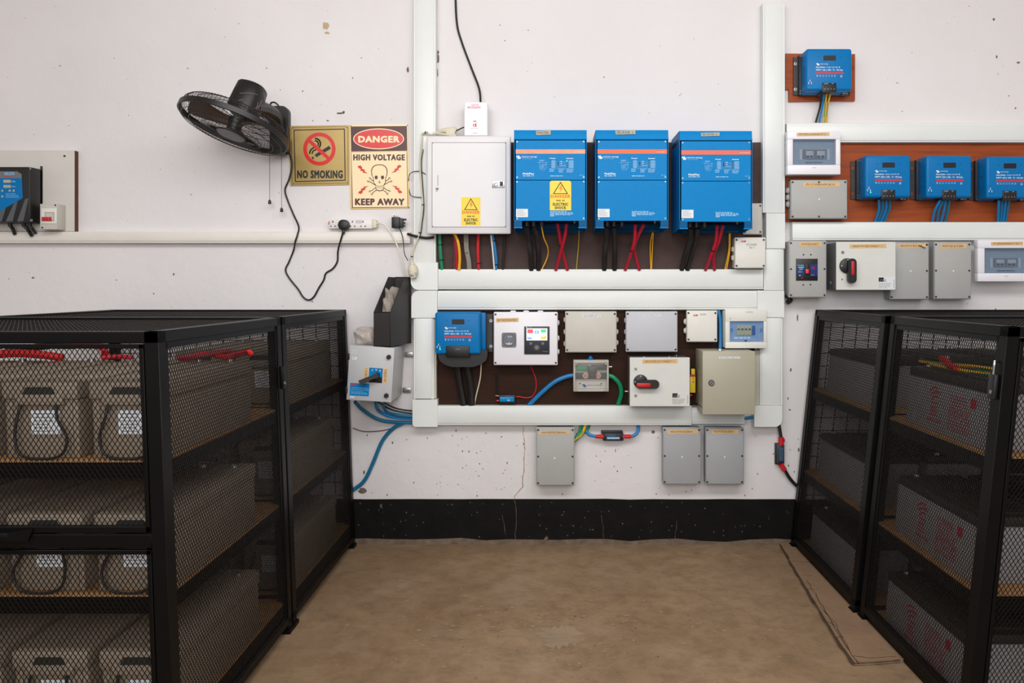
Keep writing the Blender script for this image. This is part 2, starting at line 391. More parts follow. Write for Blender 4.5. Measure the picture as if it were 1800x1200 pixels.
for k in range(150):
    u, v = R.uniform(0, 1800), R.uniform(5, 540); s_ = R.choice((0.5, 0.6, 0.8, 1.1)); blotch(wb, u, v, s_*R.uniform(0.7, 2), s_, 'wall_chip', 7)
def crack(mb, pts, wd, d, m):
    q = [pts[0]]
    for a, b in zip(pts[:-1], pts[1:]):
        n = max(2, int(abs(b[1]-a[1])/6))
        for i in range(1, n+1): q.append((a[0]+(b[0]-a[0])*i/n+R.uniform(-1.1, 1.1), a[1]+(b[1]-a[1])*i/n))
    for a, b in zip(q[:-1], q[1:]): mb.stroke([a, b], wd*R.uniform(0.5, 1.3), d, m)
crack(wb, [(920, 750), (922, 790), (919, 855), (905, 872), (904, 878)], 1.2, 0.0006, 'crack')
struct(wb, 'wall_back')
for nm, x0, x1 in (('wall_left', WX0-0.1, WX0), ('wall_right', WX1, WX1+0.1)):
    m_ = MB(); m_.bx(x0, x1, -7.0, 0, -0.1, WZ, 'wall_paint'); struct(m_, nm)
cl = MB(); cl.bx(WX0-0.1, WX1+0.1, -7.0, 0.15, WZ, WZ+0.1, 'ceiling_paint'); struct(cl, 'ceiling')
def PF(u, v, z=0.0):
    """point of the plane z that the photograph shows at (u, v)"""
    k = (H-z)/(v-CV); return ((u-CU)*k, -D+F*k, z)
fl = MB(); fl.bx(WX0-0.1, WX1+0.1, -7.0, 0, -0.1, 0, 'concrete')
def fpoly(mb, pts, z, m):
    a = sum(pts[i][0]*pts[(i+1) % len(pts)][1]-pts[(i+1) % len(pts)][0]*pts[i][1] for i in range(len(pts)))
    if a > 0: pts = pts[::-1]
    mb.add([PF(u, v, z) for u, v in pts], [tuple(range(len(pts)))], m)
FZ = [0.0006]
def fblotch(u, v, ru, rv, m, n=18, jag=0.5):
    FZ[0] += 2e-6
    fpoly(fl, [(u+ru*(1-jag*R.random())*math.cos(2*math.pi*i/n), v+rv*(1-jag*R.random())*math.sin(2*math.pi*i/n)) for i in range(n)], FZ[0], m)
fblotch(985, 1117, 50, 26, 'concrete_worn', 46, .55)
for k in range(420):
    u, v = R.gauss(960, 190), R.gauss(1105, 48)
    if not 985 < v < 1198: continue
    s_ = R.choice((.5, .7, .9, 1.2, 1.6, 2.4)); fblotch(u, v, s_*2.6, s_*0.9, 'concrete_worn' if k % 4 else 'seam' if s_ < 1 else 'concrete_worn', 9, .6)
struct(fl, 'floor')
# black painted skirting band with an uneven top edge and dusty foot
sk = MB(); n = 60; xs = [WX0+(WX1-WX0)*i/n for i in range(n+1)]
zt = [P(0, 877.5, 0.006)[2]+R.uniform(-0.002, 0.002) for _ in xs]; zb = [0.018+R.uniform(-0.008, 0.012) for _ in xs]
for i in range(n):
    a, b = xs[i], xs[i+1]; y = -0.006
    sk.add([(a, y, zb[i]), (b, y, zb[i+1]), (b, y, zt[i+1]), (a, y, zt[i])], [(0, 1, 2, 3)], 'skirting_black')
    sk.add([(a, y, zt[i]), (b, y, zt[i+1]), (b, 0, zt[i+1]), (a, 0, zt[i])], [(0, 1, 2, 3)], 'skirting_black')
    sk.add([(a, -0.014, 0), (b, -0.014, 0), (b, y, zb[i+1]), (a, y, zb[i])], [(0, 1, 2, 3)], 'skirting_dust')
for pts in ([(904, 878), (908, 905), (905, 950)], [(1057, 905), (1060, 930), (1061, 957)], [(883, 905), (888, 940)], [(1190, 915), (1186, 950)]): crack(sk, pts, .8, 0.007, 'skirting_crack')
for k in range(70): blotch(sk, R.uniform(630, 1400), R.uniform(882, 945), R.uniform(0.5, 1.4), R.uniform(0.5, 1.4), 'grey_print', 7, 0.5, 0.007)
struct(sk, 'baseboard_back')
# a raised strip of newer concrete along the foot of the right hand cages
ps = MB(); out = [PF(*p) for p in ((1370, 957), (1408, 1020), (1450, 1090), (1478, 1135), (1501, 1167), (1640, 1160), (1620, 1110), (1480, 957))]
n = len(out); top = [(x, y, 0.009) for x, y, z in out]
ps.add(top+[(x, y, 0.0) for x, y, z in out], [tuple(range(n))[::-1]]+[(i, (i+1) % n, n+(i+1) % n, n+i) for i in range(n)], 'concrete_patch')
def fcrack(mb, pts, wd, z):
    q = []
    for a, b in zip(pts[:-1], pts[1:]):
        n = max(2, int(math.hypot(b[0]-a[0], b[1]-a[1])/9))
        q += [(a[0]+(b[0]-a[0])*i/n+R.uniform(-1.5, 1.5), a[1]+(b[1]-a[1])*i/n) for i in range(n)]
    q.append(pts[-1]); g = [PF(u, v, z) for u, v in q]
    for a, b in zip(g[:-1], g[1:]):
        L = math.hypot(b[0]-a[0], b[1]-a[1]); w_ = wd*R.uniform(.5, 1.4); nx, ny = -(b[1]-a[1])/L*w_, (b[0]-a[0])/L*w_
        mb.add([(a[0]-nx, a[1]-ny, z), (a[0]+nx, a[1]+ny, z), (b[0]+nx, b[1]+ny, z), (b[0]-nx, b[1]-ny, z)], [(0, 3, 2, 1)], 'seam')
edge = [(1371, 957), (1408, 1020), (1450, 1090), (1478, 1135), (1501, 1166)]
fcrack(ps, edge, .0045, .0098); fcrack(ps, [(u+R.uniform(7, 12), v) for u, v in edge[1:]], .0016, .0098); fcrack(ps, [(1501, 1166), (1540, 1164), (1582, 1160)], .003, .0098)
fcrack(ps, [(1498, 1152), (1530, 1156), (1575, 1153)], .0013, .0098); fcrack(ps, [(1440, 1065), (1452, 1078), (1470, 1098), (1476, 1112), (1492, 1140)], .0013, .0098)
for a, b in (((1410, 1010), (1428, 1012)), ((1412, 1034), (1440, 1036)), ((1390, 985), (1425, 988)), ((1456, 1092), (1470, 1100)), ((1470, 1120), (1484, 1118))): fcrack(ps, [a, b], .0014, .0098)
struct(ps, 'trim_1')
# ---------------------------------------------------------------- white plastic cable trunking
def trunk(u0, v0, u1, v1, d, vertical, m='trunking_white', d0=0.0, base=None):
    """a trunking run: channel with a slightly narrower clip-on lid"""
    mb = MB(); mb.pb(u0, v0, u1, v1, d0, d-0.005, base or m, 0.002, 1); e = 3.2
    if vertical: mb.pb(u0+e, v0, u1-e, v1, d-0.0065, d, m, 0.0025)
    else: mb.pb(u0, v0+e, u1, v1-e, d-0.0065, d, m, 0.0025)
    return mb
def rounded(u0, v0, u1, v1, rad, corners, n=6):
    """outline of a rectangle with some corners ('tl','tr','br','bl') rounded"""
    out = []
    for nm, cx, cy, a in (('tl', u0, v0, 180), ('tr', u1, v0, 270), ('br', u1, v1, 0), ('bl', u0, v1, 90)):
        if nm in corners:
            ox = u0+rad if 'l' in nm else u1-rad; oy = v0+rad if 't' in nm else v1-rad
            out += [(ox+rad*math.cos(math.radians(a+90*i/n)), oy+rad*math.sin(math.radians(a+90*i/n))) for i in range(n+1)]
        else: out.append((cx, cy))
    return out
G = 'cable trunking on the wall'
single(trunk(-140, 407, 721, 427, 0.045, False, 'trunking_cream'), 'cable_trunking', 'long thin cream cable trunking running left from the danger sign under the fan', 'trunking', G)
single(trunk(727, -30, 766, 461, 0.06, True), 'cable_trunking', 'tall white vertical trunking left of the white metal cabinet, rising to the ceiling', 'trunking', G)
single(trunk(770, 473, 1342, 508, 0.06, False), 'cable_trunking', 'white horizontal trunking just under the three big blue inverters', 'trunking', G)
single(trunk(769, 511, 1331, 544, 0.06, False), 'cable_trunking', 'white horizontal trunking on top of the lower brown board', 'trunking', G)
b_ = trunk(769, 713, 1216, 747, 0.06, False); single(b_, 'cable_trunking', 'white horizontal trunking along the foot of the lower brown board', 'trunking', G)
single(trunk(1216, 716, 1309, 745, 0.052, False), 'cable_trunking', 'short white trunking stub under the tan metal cabinet', 'trunking', G)
t_ = trunk(727, 559, 763, 701, 0.06, True); t_.pb(731, 700.5, 757, 703.2, 0.05, 0.0605, 'black_plastic'); t_.pb(763, 560, 767, 700, 0, 0.05, 'trunking_lip')
single(t_, 'cable_trunking', 'short white vertical trunking beside the lower brown board, left end', 'trunking', G)
single(trunk(1341, 4, 1380, 374, 0.06, True), 'cable_trunking', 'tall white vertical trunking right of the three inverters, rising to the ceiling', 'trunking', G)
single(trunk(1343, 437, 1378, 510, 0.06, True), 'cable_trunking', 'short white vertical trunking piece right of the small box with red letters', 'trunking', G)
t_ = trunk(1336, 558, 1376, 712, 0.06, True); t_.pb(1327, 616, 1336, 711, 0, 0.045, 'trunking_lip')
single(t_, 'cable_trunking', 'white vertical trunking right of the tan metal cabinet', 'trunking', G)
single(trunk(1383, 216, 1960, 250, 0.055, False), 'cable_trunking', 'white horizontal trunking above the row of blue charge controllers on the right', 'trunking', G)
single(trunk(1393, 390, 1960, 422, 0.055, False), 'cable_trunking', 'white horizontal trunking below the row of blue charge controllers on the right', 'trunking', G)
EG = 'trunking corner covers'
def cover(pts, d, label):
    mb = MB(); mb.pprism(pts, 0.0, d, 'trunking_white'); single(mb, 'trunking_elbow', label, 'trunking cover', EG)
cover(rounded(722, 461, 769.5, 509.5, 14, ('bl',)), 0.064, 'white corner cover with rounded lower left edge beside the upper brown board')
cover(rounded(723, 510.5, 768.5, 558.5, 14, ('tl',)), 0.064, 'white corner cover with rounded upper left edge beside the lower blue controller')
cover(rounded(725, 702, 769, 750, 6, ('bl',)), 0.064, 'white corner cover at the bottom left end of the lower trunking')
cover(rounded(1347, 374.5, 1380, 436.5, 3, ()), 0.066, 'plain white cover plate right of the third inverter')
cover(rounded(1331.5, 510.5, 1378.5, 557.5, 3, ()), 0.064, 'white corner cover above the consumer unit with yellow breakers')
cover(rounded(1326, 712.5, 1375, 750, 13, ('br',)), 0.064, 'white corner cover with rounded lower right edge below the tan cabinet')
# ---------------------------------------------------------------- mounting boards
def board(u0, v0, u1, v1, d, m, label, extra=None):
    mb = MB(); mb.pb(u0, v0, u1, v1, 0, d, m, 0.0015, 1)
    if extra: extra(mb)
    return single(mb, 'mounting_board', label, 'board')
board(768, 250, 1339.5, 472.5, 0.02, 'board_brown', 'dusty brown mounting board behind the three blue inverters')
board(768.5, 545.5, 1326.5, 712, 0.02, 'board_dark', 'dark brown wooden mounting board behind the lower row of boxes')
board(1380.5, 251, 1960, 389.5, 0.02, 'board_orange', 'long orange brown wooden board behind the row of three charge controllers')
mb = MB(); mb.pprism([(1380.5, 94), (1503, 95), (1503, 177), (1387, 178), (1387, 157), (1380.5, 157)], 0, 0.018, 'board_orange')
single(mb, 'mounting_board', 'small stepped orange brown board behind the topmost charge controller', 'board')
bw = pthing('mounting_board', 'white painted board at the left edge carrying the black charge controller', 'board', -150, 263, 132, 407)
mb = MB(); mb.pb(-150, 264, 131, 406.5, 0, 0.03, 'board_white', 0.002); mb.build('panel', bw)
mb = MB(); a = P(131, 264, 0.03); b = P(131, 406.5, 0.03); mb.bx(a[0], a[0]+0.0015, -0.029, -0.001, b[2], a[2]-0.002, 'board_edge'); mb.build('bare_edge', bw)
mb = MB(); mb.knob(113, 274, 0.03, 0.033, 1.8, 'screw_dark'); mb.build('screw', bw)
# ---------------------------------------------------------------- generic pieces of electrical equipment
def screws(t, pts, d, r=1.9, m='screw_dark'):
    for (u, v) in pts:
        mb = MB(); mb.knob(u, v, d-0.002, d+0.0012, r, m, 12); mb.stroke([(u-r*0.5, v-r*0.5), (u+r*0.5, v+r*0.5)], 0.6, d+0.0015, 'black_print'); mb.build('lid_screw', t)
def tape(t, s, u0, v0, u1, v1, d, m='tape', ink='pen', curl=False):
    mb = MB(); sk_ = (v1-v0)*0.12
    mb.poly([(u0, v0+sk_), (u1, v0), (u1, v1-sk_), (u0+0.6, v1)], d+0.0008, m)
    mb.text(s, u0+(u1-u0)*0.08, v0+(v1-v0)*0.28, u1-(u1-u0)*0.12, v1-(v1-v0)*0.3, d+0.0014, ink, 0.0, 0.15)
    if curl:
        a = P(u1-13, v0+2, d+0.001); b = P(u1, v0+7, d+0.001)
        mb.add([a, (b[0], b[1], b[2]), (b[0]-0.004, b[1]-0.006, b[2]-0.004), (a[0]+0.004, a[1]-0.008, a[2]-0.004)], [(0, 1, 2, 3)], 'board_edge')
    o = mb.build('tape_label', t); o['label'] = 'strip of masking tape with handwriting'; return o
def jbox(label, u0, v0, u1, v1, d1, m, tp=None, mid=True, center=None, glands=(), sc=True, cat='junction box', group=None, d0=0.0, lid=None, rad=0.004, extra=None, scm='screw_dark', name='junction_box'):
    t = pthing(name, label, cat, u0, v0, u1, v1, group)
    mb = MB(); mb.pb(u0+1, v0+1, u1-1, v1-1, d0, d1-0.022, m, rad); mb.build('body', t)
    mb = MB(); mb.pb(u0, v0, u1, v1, d1-0.0215, d1-0.004, m, rad); mb.pb(u0+1.2, v0+1.2, u1-1.2, v1-1.2, d1-0.006, d1, m, rad*0.8)
    if center: mb.knob(center[0], center[1], d1-0.001, d1+0.0008, 1.4, 'white_print', 10)
    mb.build('lid', t)
    if sc:
        us = (u0+3.5, u1-3.5); vv = (v0+4.5, (v0+v1)/2, v1-4.5) if mid == True else (v0+4.5, v1-4.5)
        pts = [(u, v) for u in us for v in vv]
        if mid == 'h': pts = [(u, v) for u in (u0+3.5, (u0+u1)/2, u1-3.5) for v in (v0+4, v1-4)]
        screws(t, pts, d1, 1.8, scm)
    for (gu, gv, dx) in glands:
        k = (D-d1)/F; x, _, z = P(gu, gv, d1*0.5); g = MB(); dd = -d1*0.5
        if dx == 'l': g.cyl((x+0.006, dd, z), (x-0.006, dd, z), 0.017, 0.010, m, 16)
        elif dx == 'r': g.cyl((x-0.006, dd, z), (x+0.006, dd, z), 0.017, 0.010, m, 16)
        elif dx == 't': g.cyl((x, dd, z-0.006), (x, dd, z+0.004), 0.017, 0.012, m, 16)
        else: g.cyl((x, dd, z+0.006), (x, dd, z-0.006), 0.017, 0.010, m, 16)
        g.build('knockout_grommet', t)
    if tp: tape(t, tp[0], *tp[1:5], d1, *tp[5:])
    return t
def danger_sticker(t, u0, v0, u1, v1, d, faded=False):
    """yellow ELECTRIC SHOCK sticker"""
    w_, h_ = u1-u0, v1-v0; mb = MB(); U = lambda x: u0+x*w_; V = lambda y: v0+y*h_
    mb.poly([(U(.08), v0), (U(.92), v0), (u1, V(.05)), (u1, v1), (u0, v1), (u0, V(.05))] if faded else [(u0, v0), (u1, v0), (u1, v1), (u0, v1)], d+0.0005, 'yellow_sticker')
    mb.poly([(U(.5), V(.03)), (U(.86), V(.45)), (U(.14), V(.45))], d+0.0009, 'black_print'); mb.poly([(U(.5), V(.085)), (U(.79), V(.425)), (U(.21), V(.425))], d+0.0013, 'yellow_sticker')
    mb.poly([(U(.53), V(.15)), (U(.42), V(.28)), (U(.52), V(.28)), (U(.45), V(.40)), (U(.6), V(.25)), (U(.5), V(.25)), (U(.58), V(.17))], d+0.0017, 'sticker_orange')
    mb.text('DANGER', U(.04), V(.47), U(.96), V(.58), d+0.0009, 'sticker_orange', 0.05)
    mb.text('RISK OF', U(.3), V(.645), U(.7), V(.695), d+0.0009, 'black_print', 0.05)
    mb.text('ELECTRIC', U(.14), V(.745), U(.86), V(.845), d+0.0009, 'black_print', 0.05)
    mb.text('SHOCK', U(.23), V(.865), U(.77), V(.96), d+0.0009, 'black_print', 0.05)
    o = mb.build('warning_sticker', t); o['label'] = 'yellow electric shock warning sticker'; return o
def victron_mark(mb, u0, v0, u1, v1, d, m, wordm=True, word='victron energy'):
    """the wave mark followed by the word mark"""
    h_ = v1-v0; a = h_*1.6
    mb.poly([(u0, v0+h_*.45), (u0+a*.15, v0+h_*.05), (u0+a*.62, v0), (u0+a*.78, v0+h_*.5), (u0+a*.6, v0+h_*.75), (u0+a*.35, v0+h_*.35), (u0+a*.2, v0+h_*.5)], d, m)
    mb.poly([(u0+a*.22, v0+h_*.62), (u0+a*.42, v0+h_*.5), (u0+a*.62, v0+h_*.85), (u0+a*.9, v0+h_*.4), (u0+a, v0+h_*.5), (u0+a*.86, v0+h_), (u0+a*.42, v0+h_*1.05)], d, m)
    if wordm: mb.text(word, u0+a*1.1, v0+h_*.12, u1, v0+h_*.68, d, m, 0.012)
# ---------------------------------------------------------------- left end: charge controller and small breaker box
t = pthing('charge_controller', 'black charge controller with blue front panel at the left edge', 'charge controller', -80, 292, 73, 400)
d1 = 0.125
mb = MB(); a = P(-80, 293, d1); b = P(53, 391, d1); mb.bx(a[0], b[0], -d1, -0.032, b[2], a[2], 'black_plastic', 0.006); mb.build('body', t)
mb = MB()
for i in range(3): mb.poly([(-10+i*20, 389), (6+i*19, 362-i*6), (12+i*19, 360-i*6), (3+i*19, 389)], d1+0.0006, 'fin_grey')
mb.poly([(30, 301), (38, 306), (40, 348), (0, 371), (-60, 400), (-60, 301)], d1+0.0009, 'blue_cast')
mb.poly([(-60, 301), (30, 301), (38, 306), (38.3, 313), (-60, 313)], d1+0.0012, 'grey_dial')
mb.rect(8, 303, 25, 307.5, d1+0.0015, 'pale_print'); mb.text('CMG', 9, 303.6, 24, 307, d1+0.0018, 'blue_metal_deep', 0.02); mb.stroke([(6, 311), (22, 308.5)], 1, d1+0.0016, 'red_print')
for i, v in enumerate((316, 325)): mb.rect(6, v, 19, v+5, d1+0.0012, 'tape_grey'); mb.text('Volt' if i == 0 else 'Amp', 20.5, v+1.6, 27, v+4, d1+0.0012, 'white_print')
for u, v in ((4, 335), (4, 345), (17, 335), (24, 335)): mb.ell(u, v, 2, 2, d1+0.0012, 'tape_grey', n=12)
mb.lines(10, 340, 34, 349, 3, d1+0.0012, 'pale_print', 0.3, 4); mb.build('face_label', t)
screws(t, ((52, 296), (55, 387)), d1-0.002, 2.2, 'screw_metal')
mb = MB(); q = P(73, 300, 0.04); mb.bx(b[0], q[0], -0.05, -0.032, P(0, 396, .04)[2], P(0, 292, .04)[2], 'heat_sink', 0.003); mb.build('mounting_flange', t)
for i, u in enumerate((18, 42, 52)):
    mb = MB(); x, _, z = P(u, 391, 0.085); mb.cyl((x, -0.085, z), (x, -0.085, z-0.02), 0.011, 0.009, 'black_plastic'); mb.build('cable_gland', t)
GC = 'cables under the black charge controller'
cable([(18, 396, .085), (23, 403, .07), (26, 411, .05)], 3.2, 'cable_black', 'first short black cable from the left under the black charge controller', GC)
cable([(42, 396, .085), (48, 402, .08), (56, 414, .055)], 3.2, 'cable_black', 'middle short black cable under the black charge controller', GC)
cable([(52, 396, .085), (57, 402, .08), (62, 409, .055)], 2.8, 'cable_black', 'short black cable nearest the breaker box under the black charge controller', GC)
t = pthing('breaker_box', 'small beige breaker box with three red toggles at the left edge', 'breaker box', 70, 357, 121, 407)
d1 = 0.10
mb = MB(); a = P(70, 358, d1); b = P(100, 403, d1); mb.bx(a[0], b[0], -d1, -0.032, b[2], a[2], 'beige_plastic', 0.003); mb.build('body', t)
mb = MB(); mb.pb(72, 366, 99.5, 393, d1, d1+0.004, 'offwhite_plastic', 0.002); mb.rect(79, 373, 95, 388, d1+0.0045, 'beige_plastic'); mb.frame(79, 373, 95, 388, .7, d1+0.005, 'grey_print'); mb.build('cover', t)
for i in range(3): mb = MB(); mb.pb(73+i*6, 381, 77+i*6, 387, d1+0.004, d1+0.012, 'red_plastic', 0.001); mb.build('toggle', t)
mb = MB(); mb.rect(73, 387.5, 91, 388.7, d1+0.006, 'red_print'); mb.build('red_stripe', t)
screws(t, ((97, 360.5), (74, 400), (94, 374)), d1, 1.6)
# ---------------------------------------------------------------- the two signs
t = pthing('no_smoking_sign', 'gold square sign with red circle reading NO SMOKING', 'sign', 509, 220, 612, 326)
S = lambda x, y: (500+x/7.5, 210+y/7.5); d = 0.006
mb = MB(); mb.pprism([S(60, 85), S(850, 72), S(852, 860), S(78, 876)], 0.001, d, 'sign_gold_dark'); mb.build('plate', t)
mb = MB()
def loop(mb, pts, wd, d, m): mb.stroke(pts+[pts[0]], wd, d, m)
loop(mb, [S(125, 140), S(790, 125), S(800, 800), S(145, 818)], 1.7, d+0.0006, 'black_print')
loop(mb, [S(90, 125), S(120, 104), S(810, 92), S(836, 118), S(840, 812), S(812, 838), S(130, 850), S(100, 825)], 0.6, d+0.0006, 'black_print')
mb.text('NO SMOKING', *S(166, 668), *S(770, 776), d+0.0006, 'black_print', 0.058); mb.build('printed_lettering', t)
mb = MB(); q = lambda pts, m, e=0.0008: mb.poly([S(*p) for p in pts], d+e, m)
q([(590, 345), (612, 385), (420, 497), (398, 462)], 'black_print'); q([(375, 485), (393, 512), (372, 525), (356, 500)], 'black_print')
def arc(cx, cy, r, a0, a1, wd): mb.stroke([S(cx+r*math.cos(math.radians(a)), cy-r*math.sin(math.radians(a))) for a in range(a0, a1+1, 10)], wd, d+0.0008, 'black_print')
arc(405, 320, 70, -40, 90, 2.6); arc(405, 320, 42, -30, 90, 2.2); arc(418, 450, 85, 90, 180, 2.4); arc(418, 450, 52, 90, 180, 2.0)
mb.build('cigarette_symbol', t)
mb = MB(); c = S(460, 388); mb.ell(*c, 28.4, 29, d+0.0014, 'sign_red', 0.775, 48); mb.stroke([S(315, 268), S(590, 520)], 6.2, d+0.0013, 'sign_red'); mb.build('prohibition_circle', t)
for p in ((105, 110), (825, 105), (108, 852), (836, 838)): mb = MB(); mb.knob(*S(*p), d, d+0.002, 1, 'screw_dark', 10); mb.build('screw', t)
t = pthing('danger_sign', 'gold warning sign with skull reading DANGER HIGH VOLTAGE KEEP AWAY', 'sign', 614, 219, 719, 366)
d = 0.006
mb = MB(); mb.pprism([S(865, 78), S(1625, 68), S(1645, 1165), S(870, 1180)], 0.001, d, 'sign_gold'); mb.build('plate', t)
mb = MB(); mb.poly([S(*p) for p in ((872, 92), (1615, 84), (1620, 412), (880, 420))], d+0.0005, 'maroon_print'); mb.build('dark_band', t)
mb = MB(); mb.poly([S(*p) for p in ((880, 425), (1618, 418), (1634, 1158), (890, 1166))], d+0.0004, 'maroon_print'); mb.poly([S(*p) for p in ((884, 429), (1610, 420), (1624, 1150), (902, 1156))], d+0.0007, 'sign_cream'); mb.build('cream_panel', t)
mb = MB(); mb.ell(*S(1242, 255), 44.8, 18.4, d+0.0008, 'sign_cream', n=48); mb.ell(*S(1242, 255), 43.2, 16.8, d+0.0011, 'sign_red', n=48)
mb.text('DANGER', *S(972, 215), *S(1518, 304), d+0.0015, 'sign_cream', 0.06); mb.build('danger_oval', t)
mb = MB(); mb.text('HIGH VOLTAGE', *S(906, 458), *S(1588, 540), d+0.0011, 'maroon_print', 0.062); mb.text('KEEP AWAY', *S(930, 1040), *S(1582, 1130), d+0.0011, 'maroon_print', 0.062); mb.build('printed_lettering', t)
def bolt(x, y, fx, fy):
    mb = MB(); mb.poly([S(x+fx*a, y+fy*b) for a, b in ((0, 8), (40, -4), (66, 24), (58, 36), (98, 56), (94, 74), (140, 104), (68, 90), (72, 74), (36, 66), (44, 46), (16, 32))], d+0.0011, 'sign_red'); mb.build('lightning_bolt', t)
bolt(962, 608, 1, 1); bolt(1546, 600, -1, 1); bolt(970, 978, 1, -1); bolt(1556, 972, -1, -1)
mb = MB()
def bone(x0, y0, x1, y1):
    L = math.hypot(x1-x0, y1-y0); dx, dy = (x1-x0)/L, (y1-y0)/L; nx, ny = -dy, dx
    for gr, m, e in ((0, 'maroon_print', 0.0011), (9.5, 'sign_cream', 0.0014)):
        w0, w1 = 20-gr, 30-gr
        pts = [(x0+nx*w0, y0+ny*w0), (x1-dx*34+nx*w0, y1-dy*34+ny*w0), (x1-dx*(30-gr)+nx*w1*1.1, y1-dy*(30-gr)+ny*w1*1.1), (x1-dx*gr+nx*w1, y1-dy*gr+ny*w1), (x1-dx*(18+gr*.3), y1-dy*(18+gr*.3)),
               (x1-dx*gr-nx*w1, y1-dy*gr-ny*w1), (x1-dx*(30-gr)-nx*w1*1.1, y1-dy*(30-gr)-ny*w1*1.1), (x1-dx*34-nx*w0, y1-dy*34-ny*w0), (x0-nx*w0, y0-ny*w0)]
        mb.poly([S(*p) for p in pts], d+e, m)
for x, y in ((1100, 785), (1410, 785), (1125, 975), (1385, 970)): bone(1252, 880, x, y)
sk_ = [(1142, 680), (1150, 640), (1175, 610), (1210, 595), (1252, 590), (1295, 595), (1330, 612), (1352, 642), (1360, 680), (1352, 740), (1338, 770), (1335, 835), (1315, 862), (1312, 905), (1298, 935), (1255, 946), (1212, 935), (1200, 905), (1198, 862), (1172, 835), (1168, 770), (1150, 740)]
mb.poly([S(*p) for p in sk_], d+0.0017, 'maroon_print'); cx, cy = 1252, 760; mb.poly([S(cx+(x-cx)*.90, cy+(y-cy)*.935) for x, y in sk_], d+0.002, 'sign_cream')
for x in (1208, 1294): mb.poly([S(x+a*(1 if x < 1252 else -1), 762+b) for a, b in ((-22, 0), (-10, -24), (16, -22), (24, 0), (14, 24), (-6, 28))], d+0.0023, 'maroon_print')
mb.poly([S(1240, 838), S(1247, 796), S(1250, 838)], d+0.0023, 'maroon_print'); mb.poly([S(1254, 838), S(1257, 796), S(1265, 838)], d+0.0023, 'maroon_print')
mb.stroke([S(1205, 866), S(1225, 874), S(1252, 878), S(1280, 874), S(1305, 866)], 0.6, d+0.0023, 'maroon_print'); mb.stroke([S(1210, 898), S(1252, 906), S(1300, 898)], 0.5, d+0.0023, 'maroon_print')
for i in range(7): mb.stroke([S(1215+i*13, 874), S(1217+i*12.5, 900)], 0.35, d+0.0023, 'grey_print')
mb.build('skull_symbol', t)
for p in ((874, 84), (1620, 76), (1640, 1158)): mb = MB(); mb.knob(*S(*p), d, d+0.002, 1, 'screw_dark', 10); mb.build('screw', t)
# ---------------------------------------------------------------- socket strip, plugs
t = pthing('socket_strip', 'white four gang socket strip standing on the cream trunking', 'socket strip', 577, 385, 662, 402)
mb = MB(); mb.pb(577, 385.5, 655, 402, 0.002, 0.035, 'socket_white', 0.006); mb.build('body', t)
mb = MB(); mb.pb(652, 385.5, 662, 401, 0.004, 0.037, 'cable_cream', 0.008); mb.build('end_cap', t)
for u in (585, 606, 619.5, 638):
    mb = MB(); mb.rect(u-1, 388, u+1, 391, 0.0356, 'black_print')
    for du in (-3.5, 4): mb.rect(u+du-1.2, 396.5, u+du+1.2, 398.5, 0.0356, 'black_print')
    mb.build('socket', t)
mb = MB(); mb.rect(577.5, 389, 579.3, 394.5, 0.0356, 'red_print'); mb.build('neon_light', t)
mb = MB(); mb.rect(625, 387, 636, 392.5, 0.0356, 'pale_grey_plastic'); mb.build('rating_plate', t)
t = pthing('power_adapter', 'small black plug adapter with prongs sideways above the cream trunking end', 'plug', 688, 376, 715, 402)
mb = MB(); mb.pb(688, 381, 702, 400.5, 0.02, 0.06, 'black_plastic', 0.004); mb.pb(700, 383, 708, 400, 0.022, 0.055, 'black_plastic', 0.004); mb.build('body', t)
for p in ((707, 384, 714, 387), (707, 390, 712, 393), (706, 395, 712, 398)): mb = MB(); mb.pb(*p, 0.035, 0.048, 'black_plastic', 0.002); mb.build('prong', t)
mb = MB(); mb.knob(693, 378.5, 0.035, 0.045, 3.4, 'screw_metal'); mb.knob(693, 379.5, 0.044, 0.046, 1.2, 'black_plastic'); mb.build('earth_clip', t)
mb = MB(); mb.tube([P(702, 400, .04), P(708, 418, .055), (P(711, 445, .055)), P(717, 458, .055)], 0.0022, 'cable_black', 6); mb.build('cord', t)
# white extension flex with dangling plug
t = pthing('extension_plug', 'dangling cream plug on the white flex beside the socket strip', 'plug', 716, 458, 734, 490)
mb = MB(); mb.tube([P(724, 459, .068), P(725, 466, .075), P(726, 476, .082), P(727, 488, .078)], 0.02, 'cable_cream', 12, 4, True, [0.008, 0.014, 0.021, 0.024, 0.023, 0.016]); mb.build('plug_body', t)
for u, v in ((724, 480), (731, 478), (729, 485)): mb = MB(); mb.knob(u, v, .09, .108, 1.5, 'screw_metal', 8); mb.build('pin', t)
cable([(661, 392, .03), (676, 395, .045), (689, 412, .055), (700, 437, .05), (710, 478, .02), (717, 500, .012), (722, 535, .012)], 1.4, 'cable_white', 'white flex drooping from the right end of the socket strip behind the file holder', None)
cable([(742, 240, .07), (740, 262, .072), (738, 290, .072), (741, 330, .072), (743, 360, .072), (739, 395, .074), (736, 415, .074), (727, 436, .074), (722, 458, .07)], 1.5, 'cable_cream', 'cream flex running down the trunking left of the white cabinet', None, (0.5, 0.72, 0.97))
cable([(744, 262, .07), (741, 290, .07), (745, 360, .07), (742, 393, .073), (739, 412, .073), (728, 434, .072), (721, 457, .068)], 0.7, 'cable_black', 'thin black wire tied along the cream flex left of the white cabinet')
cable([(748, 306, .066), (738, 301, .068), (726, 302, .067), (720, 307, .05), (718, 318, .004), (720, 338, .004), (723, 344, .05), (730, 346, .067), (741, 347, .068)], 0.7, 'cable_black', 'thin black wire looping out to the left of the tall trunking beside the danger sign')
